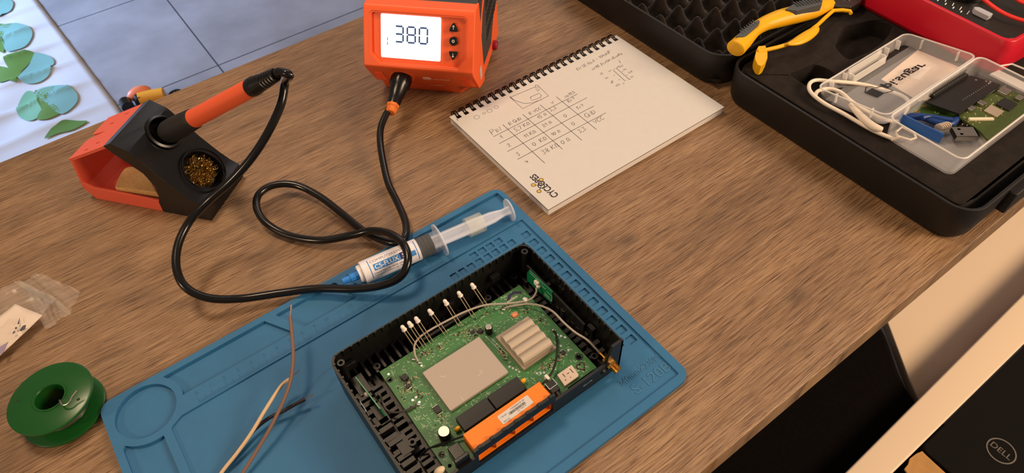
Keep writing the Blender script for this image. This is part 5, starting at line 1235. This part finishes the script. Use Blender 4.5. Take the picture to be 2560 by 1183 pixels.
# ================================================================== beyond the table: cloth and toy on the floor
FZ = -750
CLO = thing('leaf_print_tablecloth', 'white wipe-clean cloth with green leaf print spread on the tiled floor', 'tablecloth', (-300, 2000, FZ))
Rc = rel(CLO)
CM = mat('white_wipe_clean_cloth', '#bfbbb6', 0.4)
c0, c1 = at(92, 0, FZ), at(300, 276, FZ); ed = (c1 - c0); eu = ed.normalized(); en = Vector((-eu.y, eu.x, 0)); 
if en.x > 0: en = -en
s0 = c0 - eu * 700; 
def cz(u, v):
    x, y = u * 1500, v * 2400; k = x / 165 + 0.12 * math.sin(y / 300.0)
    crease = abs((y / 132.0) % 1 - 0.5) * 2; r_ = 2 + 10 * (1 - crease) ** 5
    r_ *= 0.15 + min(1, x / 80)
    z = r_ + 5 * math.sin(x / 90 + 3 * math.sin(y / 170)) ** 2 * min(1, x / 160) + 3 * math.sin(x / 37 + y / 61) * min(1, x / 200)
    return s0 - Vector((0, 0, 0)) + en * x + eu * (2400 - y) + Vector((0, 0, 2.5 + max(0, z)))
b = B(Rc); b.grid(cz, 90, 220); b.obj('cloth', CM, CLO, smooth=180, solid=1.5)
zc = Z(0, 0, 2.958)
def leaf(poly, m, name, dz=20.5):
    P_ = spline([Vector(at(*zc(*q), FZ)) for q in poly], 6, closed=True)
    b = B(Rc); c = sum(P_, Vector()) / len(P_); V = []
    def surf(p):
        d = p - s0; x = d.dot(en); y = 2400 - d.dot(eu); q = cz(x / 1500, y / 2400); return Vector((q.x, q.y, q.z + 4.5))
    rings = [[b.v(surf(c + (p - c) * k)) for p in P_] for k in (1, .85, .7, .55, .4, .25, .1)]
    for A, C_ in zip(rings, rings[1:]):
        for i in range(len(A)): b.face((A[i], A[(i + 1) % len(A)], C_[(i + 1) % len(A)], C_[i]))
    b.face(rings[-1]); b.obj('printed_leaf', m, CLO, smooth=180)
LG = mat('leaf_green_print', '#55752f', 0.45); TG = mat('leaf_teal_print', '#6f988c', 0.45)
leaf(((20, 210), (60, 200), (150, 195), (240, 235), (250, 290), (200, 370), (100, 410), (60, 400), (30, 330), (10, 260)), TG, 'l')
leaf(((-40, 210), (60, 200), (100, 205), (40, 260), (50, 400), (20, 410), (-60, 330)), LG, 'l')
leaf(((60, 480), (110, 440), (200, 418), (270, 420), (230, 500), (180, 560), (150, 640), (100, 560)), LG, 'l')
leaf(((272, 420), (340, 420), (400, 450), (410, 500), (370, 580), (290, 630), (200, 640), (160, 600), (230, 510)), TG, 'l')
leaf(((-20, 530), (60, 530), (110, 560), (160, 640), (80, 645), (0, 640), (-50, 600)), LG, 'l')
leaf(((205, 700), (260, 700), (300, 780), (330, 860), (280, 910), (220, 915), (150, 870), (150, 790)), mat('leaf_sage_print', '#6c9a76', 0.45), 'l')
leaf(((290, 680), (380, 655), (500, 660), (580, 710), (580, 780), (500, 860), (440, 860), (350, 780), (270, 730)), TG, 'l')
leaf(((270, 700), (300, 680), (400, 655), (415, 690), (350, 740), (400, 790), (470, 850), (380, 910), (290, 910), (330, 850)), LG, 'l')
leaf(((430, 960), (500, 920), (600, 915), (660, 920), (560, 980), (450, 1010), (350, 1050), (390, 990)), LG, 'l')
leaf(((-20, -30), (60, 0), (110, 40), (80, 110), (0, 160), (-60, 120)), TG, 'l')
zt_ = Z(0, 0, 2.958)
TY = thing('toy_vehicle', 'small orange, yellow and black toy on the floor beyond the table', 'toy', tuple(at(345, 245, FZ)))
Rt = rel(TY); p = at(*zt_(1030, 690), FZ + 22); q = at(*zt_(1100, 705), FZ + 20); r = at(*zt_(1000, 755), FZ + 14)
B(Rt).ball(tuple(p), 22, 14, 1.5, 0.8, 0.9).obj('toy_cab', mat('salmon_toy_plastic', '#ee8458', 0.4), TY)
B(Rt).tube([tuple(q + Vector((-26, 0, 0))), tuple(q + Vector((0, -6, 0))), tuple(q + Vector((36, -20, 0)))], 17, 12).obj('toy_body', mat('amber_toy_plastic', '#e09a2a', 0.4), TY)
b = B(Rt)
for dx in (-22, 14): b.cyl((r.x + dx, r.y - 16, FZ + 17), 16, 30, 20, (0, 1, 0))
b.obj('toy_wheels', RUBBER, TY); B(Rt).ball((q.x + 62, q.y - 24, FZ + 12), 12, 10, 1.6, 0.8, 0.8).obj('toy_tail', RUBBER, TY)

# ================================================================== near side, below the table edge
BE = thing('white_bench', 'white painted bench with a long rail, below the near table edge', 'bench', (950, -60, FZ))
Re = rel(BE); WP = mat('white_paint', '#efd9bd', 0.4)
r0, r1 = at(2106, 1183, -400), at(2560, 697, -400); r2, r3 = at(2232, 1183, -400), at(2560, 858, -400)
B(Re).prism([(500, -124), (1500, -124), (1500, -70), (500, -92)], -430, -400).obj('rail', WP, BE, bev=2.5, seg=3)
B(Re).prism([(770, -124), (1500, -124), (1500, 150), (872, 150), (872, 16), (815, -57)], -468, -450).obj('seat_board', WP, BE, bev=2)
for x, y in ((900, -108), (1440, -112), (900, 120), (1440, 120)): B(Re).box(x - 16, x + 16, y - 14, y + 14, -750, -430 if y < 0 else -466).obj('leg', WP, BE, bev=2)
BK = thing('black_bag', 'black fabric bag lying in the shadow under the near table edge', 'bag', (560, -100, FZ))
BF = mat('black_fabric', '#0d0908', 0.95, spec=0.1, noise=0.2, nscale=200)
b = B(rel(BK)); P_ = rpoly([(250, -360), (250, 110), (866, 110), (853, 14), (790, -62), (770, -128), (1300, -135), (1300, -360)], 30)
b.prism([(p[0], p[1]) for p in P_], -745, -436); b.obj('bag_body', BF, BK, bev=10, seg=4)
o_ = bpy.data.objects
lz = -428
e0, e1_ = at(2303, 1122, lz + 20), at(2372, 1183, lz + 20)
LP = thing('laptop', 'black closed laptop with a grey oval logo beside the white rail', 'laptop', (900, -260, lz))
Rl = rel(LP); X0 = e0.x
P_ = rr(X0 + 2, X0 + 372, -385, -126, 9, 5)
B(Rl).prism(P_, lz - 6, lz + 8).obj('laptop_base', mat('black_laptop_base', '#0b0908', 0.6), LP, bev=1.5)
B(Rl).prism(P_, lz + 9, lz + 18).obj('laptop_lid', mat('black_textured_lid', '#050303', 0.85, spec=0.25, bump=0.3, bscale=900), LP, bev=2)
ca, cb_ = at(2476, 1103, lz + 18), at(2531, 1152, lz + 18)
lc_ = at(2503, 1128, lz + 18); LMl = Rl @ place(lc_.x, lc_.y, lz + 18.1, -90)
GL_ = mat('dull_silver_logo', '#7d7870', 0.4, 0.5)
b = B(LMl); b.plate(circ(0, 0, 17, 44), [circ(0, 0, 15.4, 44)], 0, 0.4); b.add_mesh(text_mesh('DELL', width=25, height=8), place(0, 0, 0.3, 0)); b.obj('lid_logo', GL_, LP, smooth=0)
CB_ = thing('cardboard_piece', 'torn tan cardboard piece beside the black laptop corner', 'cardboard', tuple(at(2300, 1160, lz + 4)))
cbp = [tuple(at(x, y, -409)[:2]) for x, y in ((2306, 1128), (2318, 1140), (2366, 1184), (2420, 1240), (2330, 1270), (2262, 1172), (2272, 1160), (2276, 1146), (2292, 1134))]
B(rel(CB_)).prism(cbp, -412, -409.5).obj('cardboard', mat('tan_cardboard', '#b98d55', 0.8, noise=0.1, nscale=80), CB_, smooth=0)
